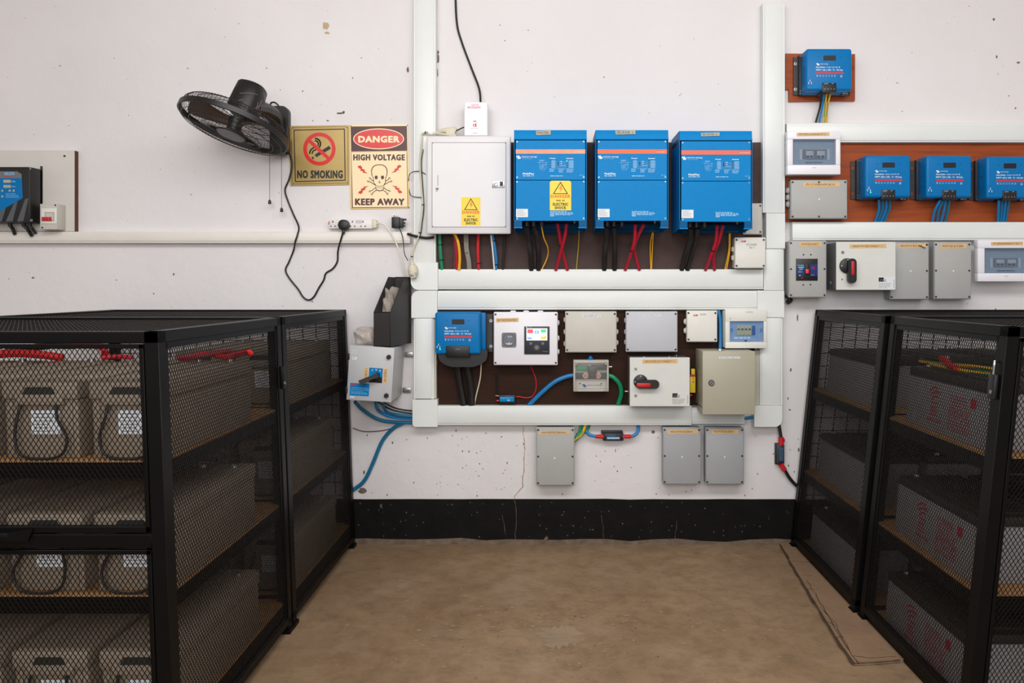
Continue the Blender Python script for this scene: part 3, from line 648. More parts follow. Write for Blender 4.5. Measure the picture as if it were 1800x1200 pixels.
cable([(717, 411, .05), (726, 414, .07), (748, 418, .071), (763, 417, .071)], 2.4, 'cable_black', 'thick black cable crossing the tall trunking under the white cabinet')
# ---------------------------------------------------------------- oscillating wall fan
t = thing('wall_fan', 'black wall fan tilted down beside the no smoking sign', 'fan', P(490, 262, 0))
cen = Vector(P(412, 222, 0.34)); nrm = Vector((-0.27, -0.225, -0.93)).normalized()
ax = (Vector((1, 0, 0))-nrm*nrm.x).normalized(); ay = nrm.cross(ax)
FR = 0.236
def fp(r, a, h): return cen+ax*(r*math.cos(a))+ay*(r*math.sin(a))+nrm*h
def ringtube(mb, r, h, tr, m, n=64, k=6): 
    pts = [fp(r, 2*math.pi*i/n, h) for i in range(n)]; v = []
    for i in range(n):
        ra = (pts[i]-cen-nrm*h).normalized()
        for j in range(k): v.append(tuple(pts[i]+(ra*math.cos(2*math.pi*j/k)+nrm*math.sin(2*math.pi*j/k))*tr))
    mb.add(v, [(i*k+j, ((i+1) % n)*k+j, ((i+1) % n)*k+(j+1) % k, i*k+(j+1) % k) for i in range(n) for j in range(k)], m)
mb = MB(); n = 72; v = []
for i in range(n):
    a = 2*math.pi*i/n
    for r, h in ((FR, -.012), (FR+.006, -.010), (FR+.006, .012), (FR, .014), (FR-.004, .012), (FR-.004, -.01)): v.append(tuple(fp(r, a, h)))
mb.add(v, [(i*6+j, i*6+(j+1) % 6, ((i+1) % n)*6+(j+1) % 6, ((i+1) % n)*6+j) for i in range(n) for j in range(6)], 'fan_black'); mb.build('grille_ring', t)
for nm, sg, depth, cr in (('front_grille', 1, 0.042, 0.062), ('rear_grille', -1, 0.062, 0.07)):
    mb = MB(); N = 84
    for i in range(N):
        a = 2*math.pi*i/N; tw = 0.25*sg
        pts = [fp(FR-.003, a, 0), fp(FR*.97, a+tw*.05, sg*depth*.55), fp(FR*.88, a+tw*.2, sg*depth*.8), fp(FR*.6, a+tw*.6, sg*depth*.95), fp(cr, a+tw, sg*depth)]
        mb.tube(pts, 0.0009, 'fan_black', 4, 1, False)
    for r, f_ in ((FR*.93, .68), (FR*.78, .86), (FR*.55, .96), (cr, 1.0)): ringtube(mb, r, sg*depth*f_, 0.0016, 'fan_black', 48, 5)
    mb.build(nm, t)
mb = MB(); mb.cyl(fp(0, 0, .038), fp(0, 0, .048), 0.064, 0.058, 'fan_badge', 32); mb.build('grille_badge', t)
for k in range(3):
    a0 = 2*math.pi*k/3+0.5; mb = MB(); top = []; 
    for rr in (0.03, 0.08, 0.13, 0.175, 0.2):
        wd = 0.3+.42*min(1, rr/0.12)*(1 if rr < .18 else .8)
        for j in range(6): s_ = j/5-.5; top.append(tuple(fp(rr, a0+s_*wd, -.012+s_*0.04)))
    o = len(top); bot = [tuple(Vector(p)+nrm*0.003) for p in top]
    f = [(i*6+j, i*6+j+1, (i+1)*6+j+1, (i+1)*6+j) for i in range(4) for j in range(5)]
    mb.add(top+bot, f+[tuple(x+o for x in q_[::-1]) for q_ in f], 'fan_blade'); mb.build('fan_blade', t)
mb = MB(); mb.cyl(fp(0, 0, -.035), fp(0, 0, .02), 0.034, 0.028, 'fan_black', 24); mb.build('hub', t)
# motor housing: a tapered D shaped hood on the back of the grille
mb = MB(); secs = []
for h, sc in ((-.058, .98), (-.10, 1.0), (-.15, .97), (-.195, .92), (-.205, .82)):
    ring = [(0.066*sc*max(-.62, math.cos(a))*(1.35 if math.cos(a) < 0 else 1), 0.07*sc*math.copysign(abs(math.sin(a))**.7, math.sin(a))) for a in [2*math.pi*i/24 for i in range(24)]]
    secs += [tuple(cen+ax*(x+0.014)+ay*y+nrm*h) for x, y in ring]
mb.add(secs, [(i*24+j, i*24+(j+1) % 24, (i+1)*24+(j+1) % 24, (i+1)*24+j) for i in range(4) for j in range(24)]+[tuple(range(96, 120)), tuple(range(23, -1, -1))], 'fan_black'); mb.build('motor_housing', t, sharp=50)
mb = MB()
for i in range(14):
    a = R.uniform(-1.2, 1.6); b = a+R.uniform(-1.2, 1.2); h0 = R.uniform(-.18, -.08); h1 = R.uniform(-.18, -.08)
    mb.tube([cen+ax*(.087*math.cos(x)*.76+.016)-ay*0+ay*(.077*math.sin(x))+nrm*h for x, h in ((a, h0), ((a+b)/2, (h0+h1)/2), (b, h1))], 0.0007, 'cobweb', 4, 3)
mb.build('cobweb', t)
# arm and wall bracket
mb = MB(); p0 = fp(.05, 0, -.11); p1 = Vector(P(482, 205, .10)); p2 = Vector(P(489, 232, .06))
mb.tube([p0, p0*.5+p1*.5+Vector((0, 0, .01)), p1, p2], 0.03, 'fan_black', 10, 4, True, [.034, .036, .036, .032]); mb.build('tilt_arm', t)
mb = MB(); mb.pprism(rounded(474, 186, 507, 271, 12, ('tl', 'tr', 'br', 'bl')), 0.0, 0.035, 'fan_black'); mb.pprism(rounded(476, 240, 504, 270, 10, ('br', 'bl')), 0.03, 0.085, 'fan_black'); mb.pprism(rounded(483, 263, 495, 271, 3, ('br', 'bl')), 0.08, 0.09, 'grey_dial'); mb.build('wall_bracket', t)
mb = MB(); mb.tube([P(474, 186, .03), P(478, 180, .04), P(486, 182, .04), P(496, 195, .03), (P(503, 215, .03)), P(505, 240, .035)], 0.004, 'fan_black', 7); mb.build('hanger_loop', t)
for u, v0, v1 in ((474, 268, 352), (495, 269, 366)):
    mb = MB(); x, _, z0 = P(u, v0, .05); z1 = P(u, v1, .05)[2]; mb.cyl((x, -.05, z0), (x, -.05, z1), 0.0012, 0.0012, 'fan_black', 6); pc = mb.build('pull_cord', t)
    mb = MB(); mb.tube([(x, -.05, z1+.004), (x, -.05, z1-.006), (x, -.05, z1-.018)], .006, 'fan_black', 10, 3, True, [.003, .007, .0075, .0065]); mb.build('pull_knob', pc)
mb = MB(); mb.tube([P(*p) for p in ((504, 262, .04), (511, 276, .02), (513, 292, .014), (508, 315, .014), (501, 333, .01), (505, 350, .01), (515, 375, .012), (525, 398, .03), (523, 412, .053), (519, 425, .05), (516, 440, .01), (508, 460, .008), (502, 474, .008), (508, 488, .008), (524, 508, .008), (533, 522, .008), (543, 527, .008), (552, 521, .008), (561, 505, .008), (569, 492, .008), (573, 480, .008), (585, 472, .008), (593, 459, .008), (594, 441, .015), (599, 422, .05), (603, 408, .062))], 0.0042, 'cable_black', 8, 5); pc = mb.build('power_cord', t)
mb = MB(); mb.knob(603, 395, .037, .066, 9.8, 'black_plastic', 28, 9.2); mb.knob(603, 395, .066, .07, 9.2, 'black_plastic', 28, 6.5); mb.pb(600.5, 402, 605.5, 411, .052, .066, 'black_plastic', .004); mb.build('plug', pc)
# ---------------------------------------------------------------- white distribution cabinet, router and what lies on top
t = pthing('electrical_cabinet', 'white metal cabinet with latch and yellow shock sticker left of the blue inverters', 'cabinet', 750, 238, 898, 411)
d1 = 0.135
mb = MB(); mb.pb(771, 240, 896, 409, 0.021, d1-.018, 'white_enamel', .006); mb.pb(752, 240, 774, 409, 0.067, d1-.018, 'white_enamel', .006); mb.build('body', t)
mb = MB(); mb.pb(750, 238.5, 898, 411, d1-.02, d1-.003, 'white_enamel', .007, 3); mb.pb(759, 250, 890, 399.5, d1-.004, d1-.0025, 'grey_print', .001, 1); mb.build('front_frame', t)
mb = MB(); mb.pprism(rounded(760, 251, 889, 398.5, 3, ('tl', 'tr', 'bl', 'br')), d1-.003, d1+.001, 'white_enamel'); dr = mb.build('door', t)
mb = MB(); mb.pb(865, 317.5, 887, 330, d1+.001, d1+.004, 'screw_metal', .001); mb.rect(878.5, 319, 884, 327, d1+.0045, 'black_print'); mb.ell(872, 324, 3.6, 3.6, d1+.0045, 'grey_dial', .7); mb.build('latch', dr)
mb = MB(); mb.rect(766, 330, 771, 333.5, d1+.0014, 'grey_print'); mb.lines(766, 334, 771, 337, 2, d1+.0014, 'grey_print')
for i in range(9): mb.rect(769, 308+i*2.1, 770.3, 309.4+i*2.1, d1+.0014, 'grey_print')
mb.build('printed_lettering', dr)
danger_sticker(dr, 811, 346.5, 844.5, 396.5, d1+.001)
t = pthing('wifi_router', 'white upright router standing on top of the white metal cabinet', 'router', 815, 178, 858, 239)
mb = MB(); mb.pb(815.5, 179, 857, 238.5, .04, .10, 'router_white', .007, 3); mb.build('body', t)
mb = MB(); d = .1006; mb.text('AIRTEL', 828, 183, 842, 186.5, d, 'airtel_red', 0, .1); mb.text('BROADBAND', 822, 187, 845, 190.5, d, 'airtel_red', .02)
mb.ell(834, 220, 3, 2.6, d, 'airtel_red', .5, 20); mb.rect(836, 216, 837.4, 223, d, 'airtel_red'); mb.ell(834.5, 216, 4.2, 4, d, 'airtel_red', .72, 16, 35, 145); mb.ell(834.5, 215, 2.6, 2.5, d, 'airtel_red', .6, 16, 35, 145)
mb.text('airtel', 828, 224, 840, 226, d, 'airtel_red'); mb.text('HUAWEI', 831, 233, 839, 235, d, 'grey_print'); mb.build('printed_lettering', t)
cable([(845, 181, .055), (842, 155, .02), (828, 118, .008), (812, 75, .008), (803, 40, .008), (800, -25, .008)], 1.9, 'cable_black', 'black cable rising from the white router up the wall')
t = pthing('router_adapter', 'cream plug adapter lying on the white cabinet beside the router', 'plug', 766, 222, 806, 239)
mb = MB(); mb.tube([P(766, 234, .06), P(772, 231, .06), P(785, 229, .06), P(797, 228, .06), P(802, 230, .06)], .014, 'cable_cream', 10, 4, True, [.006, .010, .013, .015, .012]); mb.pb(783, 226, 800, 238, .03, .075, 'cable_cream', .006); mb.build('adapter_body', t)
mb = MB(); mb.tube([P(800, 231, .06), P(806, 228, .06), P(812, 225, .055), P(817, 223, .045)], .003, 'cable_black', 6); mb.build('cord', t)
cable([(741, 236, .075), (748, 233, .08), (758, 236.5, .08), (766, 234, .08), (790, 237.5, .1), (802, 237.5, .1)], 1.8, 'cable_cream', 'cream flex bunched on the top left corner of the white cabinet', None, (0.22,))
GW = 'cables under the white metal cabinet'; e_ = 474
def wc(pts, r, m, lab, ties=()): cable(pts, r, m, lab+' under the white metal cabinet', GW, ties)
wc([(773, 411, .06), (774, 440, .06), (777, e_, .05)], 3.0, 'cable_green', 'green cable at the far left', (.35, .75))
wc([(797, 411, .05), (799, 440, .05), (799, e_, .045)], 1.6, 'cable_brown', 'thin brown cable left of the yellow one')
wc([(800, 411, .06), (802, 440, .06), (803, e_, .05)], 2.6, 'cable_red', 'dark red cable touching the yellow one')
wc([(798, 409, .075), (805, 425, .075), (808, 450, .07), (807, e_, .06)], 2.6, 'cable_yellow', 'yellow cable')
for i in range(4): wc([(816+i*2.1, 411, .055), (817+i*2, 437, .055), (821+i*1.9, 458, .055), (822+i*2, e_, .05)], 1.05, 'cable_grey', ('leftmost', 'second', 'third', 'rightmost')[i]+' grey wire of the grey bundle', (.45,) if i == 1 else ())
wc([(841, 411, .06), (840, 440, .06), (841.5, e_, .05)], 2.8, 'cable_bright_red', 'bright red cable', (.9,))
wc([(863, 413, .065), (866, 440, .065), (869, e_, .055)], 1.5, 'cable_white', 'white cable beside the blue one')
wc([(865, 411, .06), (869, 430, .06), (872, 455, .06), (872, e_, .05)], 2.6, 'cable_blue', 'blue cable', (.25, .85))
wc([(887, 411, .055), (886, 435, .055), (884, e_, .05)], 2.4, 'cable_black', 'black cable at the far right')
# ---------------------------------------------------------------- the three big blue inverters
def inverter(dx, dz, label, tp):
    global P
    base = P; P = lambda u, v, d=0.0: (base(u, v, d)[0]+dx, -d, base(u, v, d)[2]+dz)
    d1 = 0.262; t = pthing('inverter', label, 'inverter', 903, 227, 1031, 405, 'big blue inverters on the brown board')
    x0, _, zt = P(903.5, 228, d1); x1, _, zb = P(1031.5, 400.5, d1); zf = P(0, 388, d1)[2]; zh = P(0, 244.5, d1)[2]
    mb = MB(); th = .0025
    for xa, xb in ((x0, x0+th), (x1-th, x1)):
        mb.xprism([(-.022, zb-.006), (-.022, zt), (-d1+.010, zt), (-d1+.003, zh), (-d1+.003, zb), (-d1+.06, zb), (-.10, zb-.006)], xa, xb, 'blue_metal')
    mb.bx(x0, x1, -.026, -.021, zb-.006, zt, 'blue_metal_deep'); mb.bx(x0, x1, -d1+.018, -.022, zt-.003, zt, 'blue_metal')
    mb.bx(x0+th, x1-th, -d1+.008, -.026, zf+.004, zf+.007, 'black_plastic')
    k = (D-d1)/F
    for xa, xb in ((x0, x0+14*k), (x1-14*k, x1)): mb.bx(xa, xb, -d1+.001, -d1+.003, zb, zf+.005, 'blue_metal_deep')
    for xa, xb in ((x0, x0+15*k), (x1-15*k, x1)): mb.bx(xa, xb, -d1, -d1+.012, zb-.001, zb+.0035, 'blue_metal')
    a = P(915, 400, d1)[0]; b = P(1019, 400, d1)[0]
    mb.add([(a, -.15, zb), (a+.02, -.07, zb-.012), (b-.02, -.07, zb-.012), (b, -.15, zb), (a, -.15, zb+.003), (a+.02, -.07, zb-.009), (b-.02, -.07, zb-.009), (b, -.15, zb+.003)], [(0, 1, 5, 4), (1, 2, 6, 5), (2, 3, 7, 6), (0, 3, 2, 1), (4, 5, 6, 7)], 'blue_metal_deep')
    mb.build('housing', t)
    mb = MB()   # vent slot in the left cheek
    mb.bx(x0-.0008, x0+.001, -.21, -.05, zt-.05, zt-.03, 'black_plastic'); mb.build('vent_slot', t)
    mb = MB(); mb.xprism([(-d1+.0085, zt), (-d1+.008, zt-.001), (-d1+.003, zh+.003), (-d1-.003, zh+.001), (-d1-.003, zh-.002), (-d1+.0, zh-.002), (-d1+.02, zt-.002)][::-1], x0, x1, 'blue_metal'); mb.build('hood', t)
    mb = MB(); mb.pb(906.5, 246.5, 1029, 316.2, d1-.005, d1, 'blue_metal', .0012, 1); mb.build('upper_cover', t)
    mb = MB(); mb.pb(906.5, 317, 1029, 388, d1-.005, d1, 'blue_metal', .0012, 1); mb.build('lower_cover', t)
    screws(t, [(909, 249), (1026, 248.5), (909, 311.5), (1026, 311), (909, 319.5), (1026, 319), (909, 384), (1026, 383.5)], d1, 1.3, 'screw_metal')
    mb = MB(); e = d1+.0006
    mb.rect(906.5, 262.5, 1029, 270, e, 'orange_faded' if dx == 0 else 'orange_print'); mb.text('www.victronenergy.com', 1009, 266, 1026, 268.2, e+.0004, 'white_print')
    victron_mark(mb, 907, 273.5, 944, 279, e, 'white_print', True); mb.text('BLUE POWER', 918, 278, 936, 279.2, e, 'pale_print')
    mb.text('MultiPlus', 919, 303.5, 938.5, 306.8, e, 'white_print', .03); mb.text('48 | 5000 | 70', 919, 308, 938.5, 310.6, e, 'white_print', .01)
    mb.text('Charger', 966, 277, 977, 279.6, e, 'white_print', .03); mb.text('Inverter', 996, 277, 1008, 279.4, e, 'white_print', .03)
    for i in range(4):
        v = 283+i*3.5; mb.ell(967, v, .9, .9, e+.0003, 'black_print' if i == 0 else 'blue_metal_deep', n=10); mb.rect(969.5, v-.7, 976, v+.7, e, 'pale_print'); mb.ell(997, v, 1.1, 1.1, e+.0003, 'black_print', n=10); mb.rect(1000, v-.7, 1008, v+.7, e, 'pale_print')
        mb.rect(966, v+1.7, 1009, v+2.0, e, 'pale_print')
    if dx == 0: mb.ell(996.5, 282.6, 1, 1, e+.0006, 'led_green', n=10)
    mb.rect(980, 284, 982, 291, e+.0003, 'black_print'); mb.text('on', 984.5, 283, 988, 285, e, 'white_print'); mb.text('off', 984.5, 286.5, 988, 288.5, e, 'white_print'); mb.text('charger only', 984.5, 290.3, 994, 292, e, 'white_print')
    mb.lines(966, 297, 978, 303, 2, e, 'pale_print', .45, 3); mb.lines(982, 297, 994, 304, 3, e, 'pale_print', .45, 5); mb.lines(996, 297, 1009, 304, 3, e, 'pale_print', .45, 6); mb.lines(967, 308.4, 999, 310.2, 1, e, 'pale_print', .8, 8)
    mb.text('IP 21', 1019, 307, 1026, 309, e, 'pale_print')
    for pts in ([(945, 285.5), (962, 285.5)], [(948.5, 284), (948.5, 294), (951, 298.5), (957.5, 298.5), (960, 294), (960, 284)], [(952, 288.5), (962, 288.5)]): mb.stroke(pts, .35, e, 'pale_print')
    mb.lines(948.5, 281, 960, 284, 2, e, 'pale_print', .5, 9); mb.lines(950, 290, 958.5, 297, 4, e, 'pale_print', .3, 2); mb.build('printed_panel', t)
    mb = MB(); mb.rect(907, 367, 928, 381.5, e, 'white_sticker'); mb.lines(909, 369, 926, 380, 6, e+.0004, 'grey_print', .25, 3); mb.build('rating_label', t)
    mb = MB(); mb.lines(967, 371, 1009, 378.6, 4, e, 'pale_print', .62, 4); mb.lines(967, 378.8, 977, 380, 1, e, 'white_print', .8, 4); mb.build('caution_print', t)
    for u, r in ((926, 6), (938, 5.4), (952, 5.8)):
        mb = MB(); x, _, z = P(u, 388, .2); mb.cyl((x, -.2, zf+.005), (x, -.2, zf-.008), r*k, r*k, 'black_plastic', 12); mb.cyl((x, -.2, zf-.008), (x, -.2, zf-.022), r*k*.85, r*k*.8, 'heat_sink', 12); mb.build('cable_gland', t)
    mb = MB(); x, _, z = P(1010, 388, .2); mb.cyl((x, -.2, zf+.004), (x, -.2, zf-.008), .008, .003, 'screw_metal', 10); mb.build('earth_stud', t)
    tape(t, *tp, d1-.002, 'tape_grey', 'black_print')
    P = base; return t
kk = (D-.262)/F
inv0 = inverter(0, 0, 'big blue inverter with hazard sticker and tape marked MASTER, next to the white cabinet', ('MASTER', 942, 229, 968, 237.5))
danger_sticker(inv0, 966.5, 317.5, 1004, 369.5, .262, True)
inverter(143.6*kk, 0, 'big blue inverter in the middle with tape marked SLAVE 1', ('SLAVE 1', 938, 229, 973.5, 236.5))
inverter(291*kk, -1.6*kk, 'big blue inverter on the right with tape marked SLAVE 2', ('SLAVE 2', 941, 231, 974, 238))
GI = 'cables under the three inverters'
nm3 = ('MASTER', 'SLAVE 1', 'SLAVE 2')
def ic(pts, r, m, lab, ties=()): cable(pts, r, m, lab, GI, ties)
B_ = 474.5
for i, (off, bl) in enumerate(((0, [[(926, 398, .19), (929, 420, .16), (933, 445, .09), (934, B_, .05)], [(938, 398, .19), (945, 420, .16), (947, 445, .09), (946.5, B_, .05)]]),
                               (0, [[(1066, 399, .19), (1066, 420, .16), (1063, 445, .09), (1062, B_, .05)], [(1079, 399, .19), (1081, 420, .16), (1081, 445, .09), (1080, B_, .05)]]),
                               (0, [[(1214, 401, .19), (1213, 420, .16), (1205, 445, .09), (1198, B_, .05)], [(1226, 401, .19), (1224, 420, .16), (1216, 447, .09), (1208, B_, .05)]]))):
    for j, p in enumerate(bl): ic(p, 4.6, 'cable_black', 'thick black cable on the '+('left', 'right')[j]+' under the inverter marked '+nm3[i])
for i, (p, q) in enumerate((([(980, 393, .19), (984, 415, .14), (988, 440, .10), (997.5, B_, .06)], [(996, 393, .19), (993, 415, .16), (986, 442, .12), (977, B_, .06)]),
                            ([(1117, 394, .19), (1115, 425, .16), (1108, 448, .12), (1099, B_, .06)], [(1132, 394, .19), (1119, 420, .14), (1115, 440, .10), (1124, B_, .06)]),
                            ([(1261, 396, .19), (1258, 425, .15), (1250, 448, .12), (1240, B_, .06)], [(1271, 396, .19), (1263, 425, .14), (1254, 448, .1), (1256, B_, .06)]))):
    ic(p, 2.9, 'cable_red', 'red cable starting on the left under the inverter marked '+nm3[i], (.6,)); ic(q, 2.9, 'cable_red', 'red cable starting on the right under the inverter marked '+nm3[i])
ic([(952, 398, .19), (956, 418, .15), (963, 435, .1), (962, 452, .06), (952, B_, .05)], 1.1, 'cable_yellow', 'thin orange yellow wire bowing out under the inverter marked MASTER')
ic([(1018, 405, .08), (1017, 430, .06), (1013, B_, .04)], .8, 'cable_lime', 'thin dull yellow wire at the right under the inverter marked MASTER')
for j in range(2):
    ic([(1147+j*1.5, 407, .08), (1143+j*4, 432, .06), (1144+j*1.2, B_, .04)], .9, 'cable_yellow', 'thin yellow wire on the '+('left', 'right')[j]+' under the inverter marked SLAVE 1')
    ic([(1282+j*1.5, 410, .08), (1281+j*1.8, 440, .06), (1274+j*3, B_, .04)], 1.0, 'cable_yellow', 'thin yellow wire on the '+('left', 'right')[j]+' under the inverter marked SLAVE 2')
# ---------------------------------------------------------------- blue solar charge controllers
def controller(dx, dz, label, num, bottom=False, led=False, loc=None, right_flange=False):
    """proto drawn on the leftmost controller of the right hand row"""
    global P
    base = P; P = lambda u, v, d=0.0: (base(u, v, d)[0]+dx, -d, base(u, v, d)[2]+dz)
    d1 = 0.13; t = pthing('solar_charge_controller', label, 'charge controller', 1521, 273, 1601, 352, 'blue solar charge controllers')
    a = P(1521, 273, d1); b = P(1601.5, 347, d1); sh = .02 if bottom else 0
    mb = MB(); mb.bx(a[0]-(.008 if bottom else .03), b[0]+.03+sh, -.028, -.0225, b[2]+.002, a[2]-.012, 'bracket_grey', .001, 1)
    for x in ((b[0]+.021+sh,) if bottom else (a[0]-.021, b[0]+.021)):
        for z in (a[2]-.045, b[2]+.03): mb.cyl((x, -.028, z), (x, -.0285, z), .0065, .0065, 'board_orange' if not bottom else 'black_print', 14)
    if bottom or num == '150':
        for x in ((b[0]+.021+sh,) if bottom else (a[0]-.021,)):
            for z in (a[2]-.045, b[2]+.03): mb.cyl((x, -.0285, z), (x, -.031, z), .0085, .0075, 'screw_metal', 14); mb.cyl((x, -.031, z), (x, -.0325, z), .0035, .0035, 'screw_dark', 6)
    mb.build('mounting_bracket', t)
    mb = MB(); mb.bx(a[0]-.006, b[0]+.006, -.045, -.024, b[2]-.002, a[2]-.006, 'heat_sink', .002)
    for i in range(5):
        for x in (a[0]-.0075, b[0]+.0075): mb.bx(x-.0015, x+.0015, -.043+i*.004, -.041+i*.004, b[2], a[2]-.008, 'heat_sink')
    mb.build('heat_sink', t)
    for x in (a[0]-.003, b[0]+.003):
        for z in (a[2]-.012, b[2]+.006, b[2]+.018): m2 = MB(); m2.cyl((x, -.045, z), (x, -.048, z), .0025, .0025, 'screw_metal', 10); m2.build('screw', t)
    mb = MB(); mb.bx(a[0]+.002, b[0]-.002, -.07, -.035, b[2]-.002, a[2]+.001, 'blue_cast', .008, 3); mb.bx(a[0], b[0], -d1, -.045, b[2], a[2], 'blue_cast', .012, 4)
    mb.bx(a[0]+.003, b[0]-.003, -.06, -.0405, b[2]-.003, a[2]-.012, 'blue_cast', .004)
    if bottom: mb.bx(b[0]-.03, b[0]+.02, -.078, -.04, b[2]+.0, a[2]-.004, 'blue_cast', .006)
    mb.build('housing', t)
    e = d1+.0005; mb = MB(); mb.pprism(rounded(1551, 285.5, 1573, 294.5, 1.2, ('tl', 'tr', 'bl', 'br')), d1-.001, e, 'display_black'); mb.build('display_window', t)
    mb = MB()
    for u in (1542.5, 1581): mb.ell(u, 288, .8, .8, e, 'black_print', n=10)
    victron_mark(mb, 1538, 299, 1559, 303, e, 'white_print', True); mb.text('SmartSolar', 1538, 304.8, 1554.5, 307.2, e, 'white_print', .03); mb.text('charge controller', 1556, 304.8, 1577, 307.6, e, 'white_print', 0, .15)
    mb.ell(1579, 306, 1, 1, e, 'white_print', n=8)
    mb.text('MPPT %s | 100 - Tr  VE.Can' % num, 1538, 309.5, 1585, 313.2, e, 'white_print', .018); mb.rect(1538, 314.8, 1586, 318, e, 'red_print')
    for i, s_ in enumerate(('!', '[i]', 'A', '-o-', 'CE', '*', 'o')): mb.text(s_, 1538.5+i*5.2, 319.8, 1541.5+i*5.2, 322.8, e, 'pale_print', .01)
    mb.frame(1580.5, 320, 1584.2, 324, .8, e, 'pale_print'); mb.rect(1581.6, 321.3, 1583.2, 323, e, 'pale_print'); mb.build('printed_panel', t)
    mb = MB()
    for u, v in ((1525, 332), (1527.5, 328), (1530, 332.5)): mb.rect(u-.4, v, u+.4, v+4, e, 'white_print')
    for u in (1525.5, 1528, 1530.4): mb.ell(u, 338, .7, .7, e, 'black_print', n=8)
    if led: mb.ell(1530.4, 338, 1.1, 1.1, e+.0004, 'led_green', n=12)
    mb.build('indicator_lights', t)
    xl = a[0]-.0006; mb = MB()   # print on the left cheek
    if not bottom:
        for i, z in enumerate((a[2]-.05, a[2]-.075, a[2]-.09, a[2]-.115)): mb.add([(xl, -.09-.004*(i % 2), z), (xl, -.075, z), (xl, -.075, z-.018), (xl, -.09-.004*(i % 2), z-.018)], [(0, 1, 2, 3)], 'blue_metal')
        mb.build('side_print', t)
    if bottom:
        mb = MB(); mb.pprism([(1521, 341), (1609, 341), (1609, 352), (1606, 360), (1596, 367), (1584, 371), (1546, 371), (1534, 367), (1525, 360), (1522, 352)], .03, d1-.022, 'black_plastic'); mb.build('terminal_cover', t)
        mb = MB(); mb.pb(1541, 332, 1583, 352, .06, d1+.004, 'black_plastic', .004); mb.rect(1558, 337, 1566, 338.3, d1+.0045, 'grey_print'); mb.build('terminal_cap', t)
    else:
        mb = MB(); mb.pb(1549, 333.5, 1574, 350.5, .05, d1+.003, 'black_plastic', .003); mb.text('BATTERY', 1553, 334.6, 1559.5, 336, d1+.0035, 'white_print'); mb.text('PV', 1566, 334.6, 1569, 336, d1+.0035, 'white_print')
        for u in (1553.5, 1559, 1564.5, 1569.5): mb.ell(u, 340, 2, 2, d1+.0035, 'display_black', n=14); mb.ell(u+.4, 344.5, .5, .5, d1+.0035, 'white_print', n=8)
        mb.build('terminal_block', t)
        mb = MB(); mb.pb(1582, 347, 1596, 351.5, .04, .075, 'black_plastic', .001); mb.rect(1583, 349, 1588, 350.3, .0755, 'white_print'); mb.rect(1589.5, 349.3, 1592, 350.3, .0755, 'white_print'); mb.build('data_port', t)
    P = base; return t
kc = (D-.13)/F
controller(0, 0, 'blue solar charge controller with green light, leftmost of the row of three', '250', led=True)
controller(107.3*kc, -.3*kc, 'blue solar charge controller in the middle of the row of three', '250')
controller(213.5*kc, -1.5*kc, 'blue solar charge controller cut off by the right edge of the photo', '250')
controller(-103.5*kc, 188*kc, 'blue solar charge controller on its own small board, highest of all', '150')
controller(-757*kc+.001, -275.5*kc, 'blue solar charge controller with black bottom cover on the lower brown board', '250', bottom=True, led=True)
GS = 'cables of the solar charge controllers'
for i, (m, off) in enumerate((('cable_black', 0), ('cable_blue', 0), ('cable_yellow', 0), ('cable_yellow', 0))):
    us = ((1443, 1442, 1434), (1448.5, 1446, 1440), (1453, 1450.5, 1448), (1460, 1455, 1452))[i]
    cable([(us[0], 161, .1), (us[1], 185, .06), (us[2], 215.5, .035)], 1.9, m, ('black', 'blue', 'left yellow green', 'right yellow green')[i]+' cable under the topmost charge controller', GS, m2='cable_green' if i > 1 else None)
for c, (du, cv) in enumerate(((0, 0), (107, 0), (213, 1))):
    wh = ('leftmost controller of the row of three', 'middle controller of the row of three', 'controller at the right edge')[c]
    for i in range(4):
        pts = ([(1545+i*6.2, 350, .1), (1545+i*6, 368, .07), (1538.5+i*5, 389.5, .035)], [(1650+i*6.2+(0 if i > 1 else 4-i), 350, .1), (1643+i*7+(2 if i > 1 else 0), 370, .07), ((1639, 1647, 1654, 1661)[i], 389.5, .035)], [(1756+i*5.8, 351, .1), (1755+i*5.2, 370, .07), (1754+i*4.4, 389.5, .035)])[c]
        cable(pts, 2.3, 'cable_teal' if i % 2 else 'cable_blue', ('first', 'second', 'third', 'fourth')[i]+' blue cable from the left under the '+wh, GS)
cable([(804, 636, .07), (806, 660, .055), (811, 690, .045), (815, 711.5, .042)], 6.2, 'cable_black', 'thick black cable on the left under the lower blue controller', GS)
cable([(819, 636, .07), (824, 660, .055), (828, 690, .045), (829, 711.5, .042)], 6.2, 'cable_black', 'thick black cable on the right under the lower blue controller', GS)
cable([(846, 637, .05), (844, 665, .035), (837, 695, .03), (834, 711.5, .028)], 1.2, 'cable_cream', 'thin cream wire right of the thick black cables on the lower board', GS)
cable([(765, 622, .05), (765, 630, .04), (768, 633, .03), (767, 660, .028), (766, 711, .028)], .8, 'cable_lime', 'thin yellow wire at the left end of the lower board', GS)
